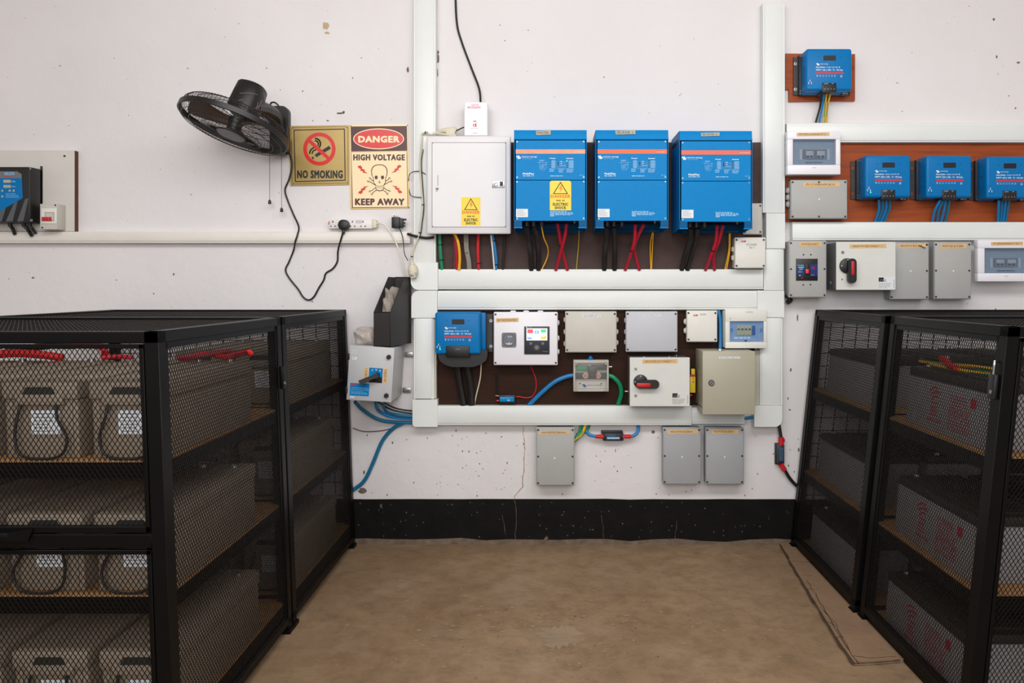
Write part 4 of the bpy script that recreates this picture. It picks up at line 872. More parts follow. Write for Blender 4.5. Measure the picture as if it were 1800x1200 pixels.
# ---------------------------------------------------------------- right hand wall boxes
def windowbox(label, u0, v0, u1, v1, d1, win, inner, tp, side='r', name='breaker_enclosure', base_u=None):
    t = pthing(name, label, 'breaker box', u0, v0, u1, v1, 'white breaker boxes with smoked windows')
    mb = MB(); bu = base_u or (u0+1, u1-8); db = d1-.035; mb.pb(bu[0], v0+24 if not base_u else v0+4, bu[1], v1+1.5, 0.0205 if not base_u else 0.0, db, 'beige_plastic', .003)
    if not base_u: mb.pb(bu[0], v0+4, bu[1], v0+26, 0.056, db, 'beige_plastic', .003); mb.build('body', t)
    x0, y0, x1, y1 = win; mb = MB()
    for q in ((u0, v0, u1, y0), (u0, y1, u1, v1), (u0, y0, x0, y1), (x1, y0, u1, y1)): mb.pb(*q, d1-.036, d1, 'white_plastic', .0025)
    mb.build('front_frame', t)
    ix0, iy0, ix1, iy1 = inner; mb = MB(); mb.rect(x0, y0, x1, y1, d1-.03, 'window_inner'); mb.frame(ix0-6, iy0-5, ix1+6, iy1+5, 1, d1-.029, 'pale_print')
    mb.rect(ix0, iy0, ix1, iy1, d1-.0285, 'grey_dial')
    for u in (ix0-4, ix0-2, ix1+2, ix1+4): mb.rect(u-.5, iy0-1, u+.5, iy1+1, d1-.0285, 'white_print')
    mb.build('breaker_panel', t)
    w_ = (ix1-ix0)
    for f0, f1 in ((.14, .46), (.6, .94)):
        a, b = ix0+w_*f0, ix0+w_*f1; mb = MB(); mb.pb(a, iy0+2, b, iy1-1, d1-.03, d1-.02, 'breaker_body', .001); br = mb.build('breaker', t)
        mb = MB()
        for j in range(2): mb.pb(a+1+j*(b-a)/2, iy1-6.5, a+(b-a)*.42+j*(b-a)/2, iy1-2.5, d1-.02, d1-.014, 'breaker_toggle', .001)
        mb.build('toggle', br)
    mb = MB(); mb.pb(x0+.3, y0+.3, x1-.3, y1-.3, d1-.009, d1-.006, 'smoke_window', .001, 1); mb.build('window', t)
    mb = MB(); mb.rect((x0+x1)/2-4, y1+5, (x0+x1)/2+3, y1+5.6, d1+.0005, 'grey_print'); mb.lines(x0+22, y1-5, x1-18, y1-3.4, 1, d1-.0055, 'dark_panel', .8, 5); mb.build('fine_print', t)
    tape(t, *tp, d1); return t
windowbox('white breaker box with smoked window and tape, above the grey combiner box', 1384, 230, 1477.5, 306.5, .11, (1394, 244.5, 1469.5, 289.5), (1411, 263, 1453, 279.5), ('PV DISCONNECT 2', 1400, 232.5, 1458, 239.5))
windowbox('white breaker box with smoked window cut off by the right edge', 1719, 421.5, 1822, 494.5, .115, (1731, 436, 1808, 480), (1746, 454, 1789, 469), ('PV DISCONNECT 1&2', 1742, 424.5, 1798, 431.5), base_u=(1709, 1815))
jbox('wide grey box with tape marked PV COMBINER BOX, under the smoked window box', 1390, 316, 1489.5, 384.5, .10, 'grey_plastic', ('PV COMBINER BOX', 1412, 320, 1476, 328.5), 'h', (1440, 350), [(1384, v, 'l') for v in (335, 347, 359)], d0=.0205)
# grey box with moulded case breaker
t = jbox('grey box with black and blue breaker, leftmost under the right hand trunking', 1387, 422.5, 1453, 523, .115, 'grey_plastic', ('POSITIVE DISCONNECT 2', 1405, 425, 1444.5, 433.5), True, None)
d = .115
mb = MB(); mb.pb(1399.5, 454.5, 1437.5, 493, d, d+.004, 'black_plastic', .001); br = mb.build('breaker', t)
mb = MB(); mb.rect(1401.5, 465, 1414, 485, d+.0045, 'navy_label'); mb.rect(1424, 464, 1437, 485, d+.0045, 'navy_label'); mb.rect(1403, 468.5, 1413, 471, d+.005, 'cyan_label'); mb.text('MITSUBISHI', 1402, 465.3, 1413, 467, d+.005, 'white_print'); mb.text('NF250', 1405, 472, 1411, 474, d+.005, 'white_print'); mb.lines(1403, 476, 1413, 480, 2, d+.005, 'pale_print', .3); mb.lines(1426, 469, 1435, 474, 3, d+.005, 'red_print', .3)
mb.ell(1406, 484, 1.2, 1, d+.005, 'white_print', n=8); mb.text('16 kA', 1426, 482, 1431, 484, d+.005, 'pale_print'); mb.ell(1410, 488, 1, 1.4, d+.005, 'red_print', n=8); mb.build('label_panel', br)
mb = MB(); mb.pb(1416, 464, 1423, 483, d+.002, d+.006, 'display_black', .001); mb.pb(1416.8, 473, 1421.8, 480.5, d+.005, d+.016, 'red_lamp', .001); mb.build('toggle', br)
screws(t, ((1412.5, 447.5), (1425.5, 447.5), (1412, 500.5), (1425, 500)), d, 1.4)
def isolator(label, u0, v0, u1, v1, d1, tp, vertical, hub, lab, d0=0.0, group='grey isolator switches with black rotary handles'):
    t = pthing('isolator_switch', label, 'isolator switch', u0, v0, u1, v1, group)
    a = P(u0, v0, d1); b = P(u1, v1, d1)
    mb = MB(); mb.bx(a[0]+.002, b[0]-.002, -d1+.004, -d0, b[2]+.002, a[2]-.002, 'isolator_side', .003); mb.build('body', t)
    mb = MB(); mb.pb(u0, v0, u1, v1, d1-.0045, d1, 'isolator_paint', .0015, 1); mb.build('lid', t)
    cu, cv, r = hub
    mb = MB(); mb.knob(cu, cv, d1, d1+.012, r, 'black_plastic', 28, r*.96); mb.knob(cu, cv, d1+.012, d1+.016, r*.95, 'black_plastic', 28, r*.7)
    for x, y in ((0, -r*.8), (-r*.8, 0)): mb.ell(cu+x, cv+y, .9, .9, d1+.0165, 'white_print', n=10)
    mb.build('switch_hub', t)
    mb = MB()
    if vertical: pts = rounded(cu+1, cv-r*.95, cu+15.5, cv+30.5, 7, ('tl', 'tr', 'br', 'bl')); red = (cu+6.5, cv-8, cu+11.5, cv+16)
    else: pts = rounded(cu-8, cv-3, cu+32.5, cv+12, 7, ('tr', 'br', 'tl', 'bl')); red = (cu-7, cv+2.3, cu+17, cv+9)
    mb.pprism(pts, d1+.012, d1+.034, 'black_plastic'); hd = mb.build('handle', t)
    mb = MB(); mb.pb(*red, d1+.03, d1+.0355, 'red_plastic', .001); mb.build('red_insert', hd)
    lu, lv = lab
    mb = MB(); 
    if vertical: mb.rect(lu-1, lv-1, lu+29, lv+21, d1+.0005, 'white_sticker')
    e = d1+.0009; mb.rect(lu, lv, lu+9, lv+7.5, e, 'black_print'); mb.text('CRS', lu+2, lv+3.2, lu+13, lv+7.2, e+.0003, 'grey_print', .02); mb.lines(lu, lv+10, lu+24, lv+20, 5, e, 'grey_print', .3, 6)
    for i in range(7): mb.rect(lu+26.4, lv+4+i*2.1, lu+27.4, lv+5.4+i*2.1, e, 'grey_print')
    mb.build('rating_label', t)
    tape(t, *tp, d1); return t
t = isolator('grey isolator with black handle pointing down, right of the grey breaker box', 1470, 425, 1574.5, 509.5, .165, ('NEGATIVE DISCONNECT 2', 1493.5, 428.5, 1558, 436.5), True, (1490.5, 467, 13.6), (1544.5, 487.5))
screws(t, ((1481.5, 443.5),), .165, 3, 'screw_metal'); screws(t, ((1480.5, 491),), .165, 1.2)
mb = MB(); x = P(1470, 0, .165)[0]; mb.cyl((x+.0005, -.09, P(0, 497, .1)[2]), (x-.003, -.09, P(0, 497, .1)[2]), .009, .008, 'grey_dial', 14); mb.build('knockout_grommet', t)
jbox('grey box marked NEGATIVE BUS BAR, half behind the right hand isolator', 1564, 425.5, 1633, 526.5, .10, 'grey_plastic', ('NEGATIVE BUS BAR', 1579, 428, 1627, 436, 'tape', 'pen', True), True, (1601, 476))
jbox('grey box marked POSITIVE BUS BAR, left of the cut off white box', 1642, 425, 1707.5, 526, .10, 'grey_plastic', ('POSITIVE BUS BAR', 1653, 428, 1699, 437), True, (1676, 476))
# ---------------------------------------------------------------- boxes at the right end of the inverters
jbox('pale grey box tucked behind the lower right corner of the third inverter', 1306, 357, 1340, 412, .058, 'beige_plastic', None, False, None, d0=.02, name='junction_box')
def abb(mb, u, v, d, s=1.0):
    for i, x in enumerate((0, 3.2, 5.6)): mb.poly([(u+x*s, v+3*s), (u+(x+.9)*s, v), (u+(x+2.6)*s, v), (u+(x+2.4)*s, v+3*s)], d, 'red_print')
t = jbox('white square box with red letters right of the cables of the third inverter', 1291.5, 417, 1346, 471.5, .115, 'offwhite_plastic', None, False, None, [(1288, 438, 'l'), (1288, 453, 'l')], d0=.02)
mb = MB(); abb(mb, 1303, 422.5, .1155); mb.build('logo', t); mb = MB(); mb.text('POWER', 1312, 428, 1330, 432, .1155, 'grey_print', 0, .2); mb.text('IN 1', 1317, 433, 1326, 437, .1155, 'grey_print', 0, .2); mb.build('printed_lettering', t)
# ---------------------------------------------------------------- lower brown board, left to right
t = jbox('white battery monitor box with colour screen and round dial', 867.5, 548, 980.5, 642, .105, 'white_plastic', ('BATTERY MONITOR', 871.5, 558.5, 911.5, 566.5), False, None, [(902, 547, 't'), (925, 547, 't'), (950, 547, 't'), (981, 567, 'r'), (981, 594, 'r'), (981, 618, 'r')], d0=.02, cat='monitor box', rad=.006, name='battery_monitor')
d = .105
mb = MB(); mb.pprism(rounded(882, 584.5, 907.5, 610, 3, ('tl', 'tr', 'bl', 'br')), d, d+.005, 'grey_dial'); g = mb.build('round_meter', t)
mb = MB(); mb.knob(894.8, 597, d+.005, d+.007, 11.4, 'dark_panel', 32); mb.knob(894.8, 597, d+.007, d+.0075, 10.6, 'grey_dial', 32); mb.rect(892, 590.8, 900, 592.4, d+.008, 'pale_print'); mb.ell(894.8, 596.5, 8, 5, d+.0078, 'dark_panel', .93); mb.build('meter_face', g)
mb = MB()
for u, r in ((890.5, 1.5), (894.8, 2.4), (899, 1.5)): mb.knob(u, 604, d+.0075, d+.0095, r, 'pale_grey_plastic', 14)
mb.build('buttons', g)
mb = MB(); mb.pb(921.5, 573.5, 966, 622.5, d, d+.006, 'dark_panel', .0015); g = mb.build('control_display', t)
e = d+.0065; mb = MB(); mb.rect(925.5, 577, 962, 598, e, 'screen_white'); mb.rect(927, 578.5, 937, 585.5, e+.0004, 'screen_red'); mb.rect(939.5, 580.5, 947.5, 586.5, e+.0004, 'screen_blue'); mb.rect(950.5, 578.5, 960, 584.5, e+.0004, 'screen_green')
mb.poly([(927, 590), (929.5, 593), (932, 591.5), (936.5, 596), (927, 596)], e+.0004, 'screen_blue'); mb.poly([(951, 590), (954, 592), (960, 589.5), (960, 596), (951, 596)], e+.0004, 'screen_yellow'); mb.rect(942, 582.5, 944.5, 584.5, e+.0008, 'screen_white')
mb.build('screen', g)
mb = MB(); mb.knob(933, 603.5, d+.006, d+.008, 2.4, 'grey_dial', 16); mb.knob(954, 603.5, d+.006, d+.008, 2.4, 'grey_dial', 16); mb.knob(943.5, 610.5, d+.006, d+.008, 6, 'bracket_grey', 24); mb.knob(943.5, 610.5, d+.008, d+.0095, 3.4, 'grey_dial', 20); mb.build('buttons', g)
mb = MB(); victron_mark(mb, 924, 574, 935, 576, e, 'white_print'); mb.text('victron energy', 954, 617, 963, 618.6, e, 'pale_print'); mb.build('printed_lettering', g)
def whitelabel(t, s, u0, v0, u1, v1, d):
    mb = MB(); mb.rect(u0, v0, u1, v1, d+.0006, 'white_sticker'); mb.text(s, u0+2, v0+.8, u1-2, v1-.8, d+.001, 'grey_print'); mb.build('label_strip', t)
t = jbox('beige box with a row of knockouts, right of the battery monitor', 993.5, 547, 1084, 619.5, .095, 'beige_plastic', None, False, None, [(993, 562, 'l'), (993, 583, 'l'), (993, 604, 'l'), (1084.5, 562, 'r'), (1084.5, 583, 'r'), (1084.5, 602, 'r')], d0=.02)
whitelabel(t, 'OUTPUT 1', 1024, 552.5, 1056, 557.5, .095)
t = jbox('pale bluish grey box above the lower isolator switch', 1100, 547, 1191, 618.5, .095, 'pale_grey_plastic', None, False, None, [(1099.5, 563, 'l'), (1099.5, 583, 'l'), (1099.5, 601, 'l')], d0=.02)
whitelabel(t, 'OUTPUT 2', 1132, 552.5, 1162, 556, .095)
t = jbox('small white box with red letters between the grey box and the blue cable', 1207, 545.5, 1261, 601, .085, 'offwhite_plastic', None, False, None, [(1204, 565, 'l'), (1204, 581, 'l')], d0=.02)
mb = MB(); abb(mb, 1218.5, 552.5, .0855); mb.build('logo', t); mb = MB(); mb.text('GENSET', 1230, 551, 1242, 554, .0855, 'grey_print', 0, .2); mb.build('printed_lettering', t)
cable([(1263, 545.5, .04), (1266, 562, .045), (1266.5, 590, .05), (1266, 614, .06)], 3.1, 'cable_blue', 'blue cable rising between the small white box and the consumer unit', None)
# consumer unit with yellow breakers
t = pthing('consumer_unit', 'white consumer unit with blue window and four yellow breakers', 'breaker box', 1272, 543, 1348, 613); d1 = .10
mb = MB(); mb.pb(1273, 546, 1322, 611, .021, d1-.02, 'offwhite_plastic', .003); mb.pb(1318, 546, 1346, 611, .0665, d1-.02, 'offwhite_plastic', .003); mb.build('body', t)
mb = MB()
for q in ((1275, 543.5, 1347.5, 564.5), (1275, 601, 1347.5, 612), (1275, 564.5, 1283, 601), (1342.5, 564.5, 1347.5, 601)): mb.pb(*q, d1-.021, d1, 'offwhite_plastic', .002)
mb.build('front_cover', t)
mb = MB(); mb.rect(1283, 564.5, 1342.5, 601, d1-.018, 'window_inner'); mb.frame(1289, 571, 1335, 596.5, 1, d1-.017, 'pale_print'); mb.lines(1290, 592, 1334, 596, 1, d1-.0165, 'white_print', .8); mb.build('breaker_panel', t)
for i in range(4):
    mb = MB(); mb.pb(1295.3+i*6.6, 572, 1301.6+i*6.6, 588.5, d1-.018, d1-.012, 'breaker_yellow', .0008); b_ = mb.build('yellow_breaker', t)
    mb = MB(); mb.pb(1296.6+i*6.6, 577, 1300.2+i*6.6, 580, d1-.012, d1-.008, 'black_plastic', .0005); mb.build('toggle', b_)
mb = MB(); mb.pb(1321.8, 572, 1327.5, 588.5, d1-.018, d1-.012, 'navy_label', .0008); mb.build('blue_breaker', t)
mb = MB(); mb.pprism([(1283, 565), (1342.5, 565), (1342.5, 598), (1334, 600), (1313, 601), (1291, 600), (1283, 598)], d1-.004, d1-.001, 'blue_window'); wn = mb.build('window', t)
mb = MB(); mb.rect(1309, 597.5, 1313, 600, d1+.0003, 'dark_panel')
for u, v in ((1284.5, 577), (1284.5, 580), (1336, 577), (1336, 580.5)): mb.frame(u, v, u+4, v+2, .6, d1+.0003, 'blue_cast')
mb.build('window_catch', wn)
mb = MB(); mb.text('LOADS', 1311, 547, 1324, 549.5, d1+.0005, 'grey_print', 0, .2); mb.ell(1284, 560, .8, .8, d1+.0005, 'black_print', n=8); mb.build('printed_lettering', t)
# lower isolator
t = isolator('grey isolator with black handle pointing right, left of the tan cabinet', 1107, 628, 1212.5, 714, .165, ('NEGATIVE DISCONNECT 1', 1129, 631, 1191, 639), False, (1126.5, 671, 12.5), (1182, 691), .0205)
screws(t, ((1117.5, 648.5), (1117.5, 695.5)), .165, 2.8, 'screw_metal')
mb = MB(); a = P(1107, 628, .165); b = P(1212, 628, .165)
for f_, y in ((.25, -.13), (.68, -.13), (.84, -.06)): mb.cyl((a[0]+(b[0]-a[0])*f_, y, a[2]-.002), (a[0]+(b[0]-a[0])*f_, y, a[2]+.002), .004, .003, 'screw_metal', 10)
mb.cyl((a[0]+.002, -.05, P(0, 690, .1)[2]), (a[0]-.012, -.05, P(0, 690, .1)[2]), .005, .004, 'screw_metal', 10); mb.build('top_screws', t)
# yellow and red tagged terminal between isolator and cabinet
t = pthing('warning_tag', 'yellow and red tag hanging between the lower isolator and tan cabinet', 'tag', 1212, 646, 1226, 695)
mb = MB(); mb.pb(1213, 662, 1222.5, 690, .06, .07, 'yellow_sticker', .001); mb.rect(1213, 658, 1222.5, 662, .0706, 'red_print'); mb.text('!', 1217.5, 663.5, 1219.5, 667, .0708, 'red_print'); mb.text('A', 1217, 669, 1221, 672.5, .0708, 'red_print', .02); mb.build('tag_plate', t)
mb = MB(); mb.pb(1215, 648, 1222, 661, .055, .068, 'yellow_sticker', .003); mb.pb(1213, 693, 1217, 696, .05, .06, 'red_plastic', .001); mb.build('tag_body', t)
# clear fuse box
t = pthing('fuse_box', 'small fuse box with clear lid between a blue and a green cable', 'fuse box', 1007, 630, 1070, 690); d1 = .095
mb = MB()
for q in ((1008, 633, 1070, 638), (1008, 684, 1070, 688), (1008, 638, 1011, 684), (1067, 638, 1070, 684)): mb.pb(*q, .022, d1-.02, 'beige_plastic', .002)
mb.pb(1009, 634, 1069, 687, .021, .035, 'beige_plastic', .002); mb.build('body', t)
mb = MB(); mb.pb(1012, 655, 1067, 666, .035, .05, 'heat_sink', .002); mb.pb(1040, 642, 1066, 650, .035, .055, 'cable_black', .002); mb.pb(1013, 642, 1034, 652, .035, .045, 'cable_green', .002); mb.pb(1034, 644, 1049, 664, .04, .06, 'black_plastic', .003); mb.build('fuse_holder', t)
for u in (1029.5, 1051): mb = MB(); mb.knob(u, 660, .05, .056, 5.5, 'screw_metal', 14); mb.knob(u, 660, .056, .066, 3.6, 'copper', 6); mb.build('terminal_bolt', t)
mb = MB(); mb.pb(1007.5, 632, 1070.5, 688.5, d1-.02, d1, 'clear_lid', .004); lid = mb.build('clear_lid', t)
mb = MB(); victron_mark(mb, 1023, 675, 1058, 680, d1+.0005, 'blue_metal_deep'); mb.build('printed_lettering', lid)
screws(t, ((1011.5, 638.5), (1066, 638), (1011.5, 683.5), (1066, 683)), d1, 2.8, 'tape_grey')
mb = MB(); mb.knob(1019.5, 674, .036, .04, 1.2, 'black_plastic', 10); mb.knob(1057, 674, .036, .04, 1.2, 'black_plastic', 10); mb.build('mounting_screws', t)
mb = MB(); x, _, z = P(1038, 633, .06); mb.cyl((x, -.06, z), (x, -.06, z+.012), .013, .013, 'blue_cast', 14); mb.cyl((x, -.06, z+.012), (x, -.06, z+.02), .009, .006, 'blue_cast', 14); mb.build('cable_gland', t)
mb = MB(); x, _, z = P(1070, 644.5, .05); mb.cyl((x, -.05, z), (x+.016, -.05, z), .007, .006, 'screw_metal', 12); mb.build('vent_plug', t)
cable([(1010, 659, .05), (995, 662, .05), (975, 671, .05), (952, 690, .045), (930, 711.5, .035)], 3.9, 'cable_blue', 'thick blue cable curving down left of the clear fuse box')
cable([(1069, 659.5, .05), (1078, 663, .055), (1089, 675, .055), (1092, 692, .05), (1086, 712, .035)], 4.0, 'cable_green', 'thick green cable curving down right of the clear fuse box')
# tan steel cabinet
t = pthing('electrical_cabinet', 'tan steel cabinet with round lock at the lower right of the brown board', 'cabinet', 1222, 610, 1328, 730); d1 = .205
a = P(1235, 617, d1); b = P(1327.5, 728.5, d1)
mb = MB(); zt_ = P(0, 710, .06)[2]; mb.bx(a[0]+.001, b[0]-.001, -d1+.012, -.0205, zt_, a[2]-.001, 'tan_paint', .003); mb.bx(a[0]+.001, b[0]-.001, -d1+.012, -.0655, b[2]+.001, zt_+.01, 'tan_paint', .003); mb.build('body', t)
mb = MB(); mb.pb(1235, 617, 1327.5, 728.5, d1-.012, d1, 'tan_paint', .003); dr = mb.build('door', t)
mb = MB(); mb.knob(1251, 673, d1, d1+.006, 5.4, 'screw_dark', 24, 5); mb.knob(1251, 673, d1+.006, d1+.008, 4, 'chrome', 20); mb.stroke([(1249, 675), (1253, 671)], .9, d1+.0085, 'black_print'); mb.build('lock', dr)
whitelabel(dr, 'BATTERY INPUT 1', 1264, 626.5, 1301, 630, d1)
mb = MB(); x, _, z = P(1267, 617, .14); mb.cyl((x-.004, -.14, a[2]-.002), (x-.004, -.14, a[2]+.006), .016, .014, 'screw_metal', 16); mb.build('cable_gland', t)
mb = MB()
for i in range(9): mb.add([(b[0]+.0006, -.13, b[2]+.1+i*.012), (b[0]+.0006, -.12, b[2]+.1+i*.012), (b[0]+.0006, -.12, b[2]+.108+i*.012), (b[0]+.0006, -.13, b[2]+.108+i*.012)], [(0, 1, 2, 3)], 'sticker_orange')
mb.build('side_print', t)
cable([(1327, 733, .03), (1318, 734, .04), (1309, 735, .045), (1302, 733, .03)], 3.0, 'cable_teal', 'short teal cable emerging below the tan steel cabinet')
# small blue data device with aerial
t = pthing('modem', 'tiny blue and black data device with black aerial at the foot of the brown board', 'modem', 876, 692, 906, 709)
mb = MB(); mb.pb(877, 694, 906, 709.5, .021, .045, 'black_plastic', .003); mb.build('body', t)
mb = MB(); mb.rect(878.5, 697, 903.5, 705.5, .0455, 'blue_metal'); mb.lines(880, 698.5, 902, 701.5, 2, .0459, 'pale_print', .3, 2); mb.rect(892, 702, 896, 704.5, .0459, 'pale_print'); mb.build('face_label', t)
mb = MB(); mb.tube([P(873.5, 694, .04), P(873.5, 675, .04), P(872.5, 656, .04)], .0036, 'black_plastic', 8, 4); mb.build('aerial', t)
mb = MB(); mb.tube([P(878, 696, .035), P(871, 695, .038)], .0034, 'copper', 8); mb.build('connector', t)
mb = MB(); mb.tube([P(878, 704, .035), P(873, 704, .035)], .004, 'red_plastic', 8); mb.build('red_cap', t)
cable([(907, 697, .035), (913, 697, .032), (925, 699, .028), (936, 696, .026), (942, 684, .026), (942, 668, .026), (938, 655, .03), (933, 643, .04)], 1.0, 'cable_bright_red', 'thin red wire looping from the tiny data device up to the battery monitor')
# ---------------------------------------------------------------- under the lower trunking
jbox('grey box hanging under the trunking, with tape naming a positive terminal, on the left', 942.5, 751, 1010, 853.5, .085, 'grey_plastic', ('MAIN POSITIVE TERMINAL', 947.5, 756.5, 1001.5, 763.5), True, (975, 805))
jbox('grey box marked NEGATIVE BUSBAR 1 under the trunking, left of a matching pair', 1165, 751, 1232.5, 851.5, .085, 'grey_plastic_blue', ('NEGATIVE BUSBAR 1', 1173.5, 754.5, 1227, 762.5), True, (1199, 803))
jbox('grey box marked POSITIVE BUSBAR 1 under the trunking, right of a matching pair', 1240, 751, 1308, 851.5, .085, 'grey_plastic_blue', ('POSITIVE BUSBAR 1', 1251, 754.5, 1298, 762.5), True, (1274, 803))
GL = 'cables under the lower trunking'
cable([(1022, 746, .03), (1018, 760, .035), (1011, 770, .04), (1004, 776, .04)], 2.6, 'cable_green', 'green cable entering the left grey box from above', GL)
cable([(1029, 746, .035), (1024, 760, .04), (1013, 772, .045), (1006, 779, .045)], 2.6, 'cable_yellow', 'yellow green cable beside the green one at the left grey box', GL, m2='cable_green')
cable([(1036, 746, .02), (1032, 755, .025), (1022, 764, .03), (1012, 774, .03)], 2.4, 'cable_green', 'second green cable right of the yellow green one under the trunking', GL)
cable([(1030, 757, .03), (1036, 764, .035), (1048, 767, .04)], 3.0, 'cable_blue', 'blue cable left of the fuse link under the trunking', GL)
cable([(1110, 767, .04), (1118, 763, .035), (1122, 755, .03), (1122, 745, .03)], 3.0, 'cable_blue', 'blue cable right of the fuse link under the trunking', GL)
t = pthing('fuse_link', 'blue horizontal fuse link with red ends under the lower trunking', 'fuse', 1045, 757, 1112, 776)
mb = MB(); mb.pb(1057, 757.5, 1095, 762, .002, .03, 'black_plastic', .002); mb.pb(1060, 761, 1096, 774.5, .002, .045, 'heat_sink', .003); mb.build('holder', t)
mb = MB(); mb.pb(1064, 763, 1092, 773, .045, .049, 'dark_panel', .001); mb.rect(1067, 768, 1089, 771.5, .0495, 'pale_print'); mb.lines(1067, 764.5, 1089, 767.5, 2, .0495, 'blue_cast', .5, 3); mb.build('fuse_cover', t)
for a_, b_ in ((1046, 1061), (1094, 1109)): mb = MB(); mb.cyl(P(a_, 767, .04), P(b_, 767, .035), .009, .0105, 'cable_bright_red', 12); mb.build('red_sleeve', t)
t = pthing('fuse_link', 'vertical fuse link with red ends beside the right cage', 'fuse', 1362, 768, 1381, 828)
mb = MB(); mb.pb(1363, 779, 1374, 816, .002, .02, 'black_plastic', .002); mb.pb(1366.5, 781, 1379, 815, .015, .04, 'dark_panel', .003); mb.build('holder', t)
mb = MB(); mb.rect(1369, 786, 1377, 810, .0405, 'slate_blue'); mb.knob(1373, 789, .04, .044, 1.4, 'screw_metal', 10); mb.knob(1373, 806, .04, .044, 1.4, 'screw_metal', 10); mb.build('fuse_cover', t)
for a_, b_ in (((1373, 768), (1373, 782)), ((1372, 815), (1379, 826))): mb = MB(); mb.cyl(P(*a_, .03), P(*b_, .03), .0125, .0125, 'cable_bright_red', 12); mb.build('red_sleeve', t)
mb = MB(); mb.pb(1372, 771, 1380, 777, .02, .035, 'cable_bright_red', .002); mb.build('red_flag', t)
cable([(1369, 745, .03), (1371, 757, .03), (1373, 770, .03)], 3.0, 'cable_black', 'black cable above the vertical fuse link by the right cage', GL)
cable([(1379, 825, .03), (1388, 840, .025), (1400, 853, .02), (1416, 862, .02)], 3.0, 'cable_black', 'black cable leaving the vertical fuse link towards the right cage', GL)
cable([(1383, 520, .05), (1390, 527, .03), (1383, 532, .02)], 4, 'cable_black', 'stub of black cable below the grey box with the blue breaker', None)
# ---------------------------------------------------------------- changeover switch box, file holder, bags
t = thing('changeover_switch', 'light grey tilted switch box with black lever and blue label beside the left cage', 'switch box', P(661, 700, 0)); d1 = .27
mb = MB(); a = P(608, 608, d1); b = P(687, 704, d1); mb.bx(a[0]+.001, b[0]-.001, -d1+.014, -.012, b[2]+.001, a[2]-.001, 'switchbox_grey', .003); mb.build('body', t)
mb = MB(); mb.pb(608, 608, 687, 704, d1-.015, d1, 'switchbox_grey', .002); dr = mb.build('door', t)
for v in (628, 687): mb = MB(); mb.pb(604.5, v-5, 609, v+6, d1-.03, d1+.003, 'black_plastic', .002); mb.build('hinge', t)
for v in (625, 693): mb = MB(); mb.knob(677, v, d1, d1+.012, 4.6, 'black_plastic', 6, 4); mb.knob(677, v, d1+.012, d1+.014, 2, 'heat_sink', 12); mb.build('lock_knob', dr)
mb = MB(); e = d1+.0006; mb.rect(613, 674, 647, 696, e, 'blue_metal'); mb.rect(614, 676, 624, 678, e+.0004, 'red_print'); mb.rect(613, 685, 647, 685.6, e+.0004, 'pale_print'); mb.lines(615, 688, 645, 694, 3, e+.0004, 'pale_print', .3, 4); mb.text('CHANGEOVER SWITCH', 615, 681, 645, 683.5, e+.0004, 'pale_print'); mb.rect(614, 697.5, 622, 700, e, 'white_sticker'); mb.build('blue_label', dr)
mb = MB(); mb.ell(617, 620, 3.6, 3.6, e, 'white_sticker', n=20); mb.ell(617, 620, 2.6, 2.6, e+.0003, 'grey_print', .75, 20); mb.text('R', 616, 618.7, 618.2, 621.4, e+.0004, 'grey_print'); mb.rect(613.5, 628, 622, 633, e, 'white_sticker'); mb.lines(614.5, 629, 621, 632, 2, e+.0004, 'grey_print', .4); mb.build('sticker', dr)
mb = MB(); mb.pb(645, 645.5, 668.5, 671, d1, d1+.003, 'black_plastic', .001); mb.rect(645.5, 646, 668, 661, d1+.0034, 'blue_metal'); mb.ell(657, 658, 8, 7, d1+.0037, 'blue_metal_deep', .9, 20, 20, 160); mb.text('I', 650, 648, 651, 651, d1+.0038, 'white_print'); mb.text('0', 656, 647, 658.5, 650, d1+.0038, 'white_print'); mb.text('II', 663, 648, 665, 651, d1+.0038, 'white_print'); mb.build('switch_plate', dr)
mb = MB(); mb.knob(657, 660, d1+.003, d1+.03, 5.6, 'black_plastic', 20, 5); lv = mb.build('switch_lever', dr)
p0 = Vector(P(660, 657, d1+.035)); p1 = Vector(P(629, 673.5, d1+.045))
mb = MB(); dv = (p1-p0); nrm2 = Vector((-dv.z, 0, dv.x)).normalized(); 
vv = [tuple(p+nrm2*s_*w_+Vector((0, o_, 0))) for p, w_ in ((p0, .013), (p0+dv*.3, .009), (p1, .0125)) for s_, o_ in ((-1, 0), (1, 0), (1, .012), (-1, .012))]
mb.add(vv, [(i*4+j, i*4+(j+1) % 4, (i+1)*4+(j+1) % 4, (i+1)*4+j) for i in range(2) for j in range(4)]+[(0, 3, 2, 1), (8, 9, 10, 11)], 'black_plastic'); mb.build('lever_arm', lv)
mb = MB(); mb.text('ON', 653, 656.5, 659, 659.5, d1+.0305, 'sticker_orange', .02); mb.build('lever_mark', lv)
for (s_, u0, v0, u1, v1) in (('SOURCE 1', 636, 645, 643.5, 671), ('2ND SOURCE', 670, 645, 677, 671)):
    mb = MB(); mb.rect(u0, v0, u1, v1, e, 'tape'); mb.text(s_, u0+1.6, v0+2, u1-1.6, v1-2, e+.0005, 'pen', 0, 0, True); o = mb.build('tape_label', dr); o['label'] = 'upright strip of masking tape with handwriting'
for z in (620, 683):
    mb = MB(); q = P(709, z, .03); mb.bx(q[0]-.01, q[0]+.03, -.012, -.002, q[2]-.012, q[2]+.012, 'screw_metal', .001); mb.cyl((q[0]+.018, -.012, q[2]), (q[0]+.018, -.02, q[2]), .006, .006, 'chrome', 8); mb.build('wall_bracket', t)
t.rotation_euler = (0, math.radians(3.6), 0)
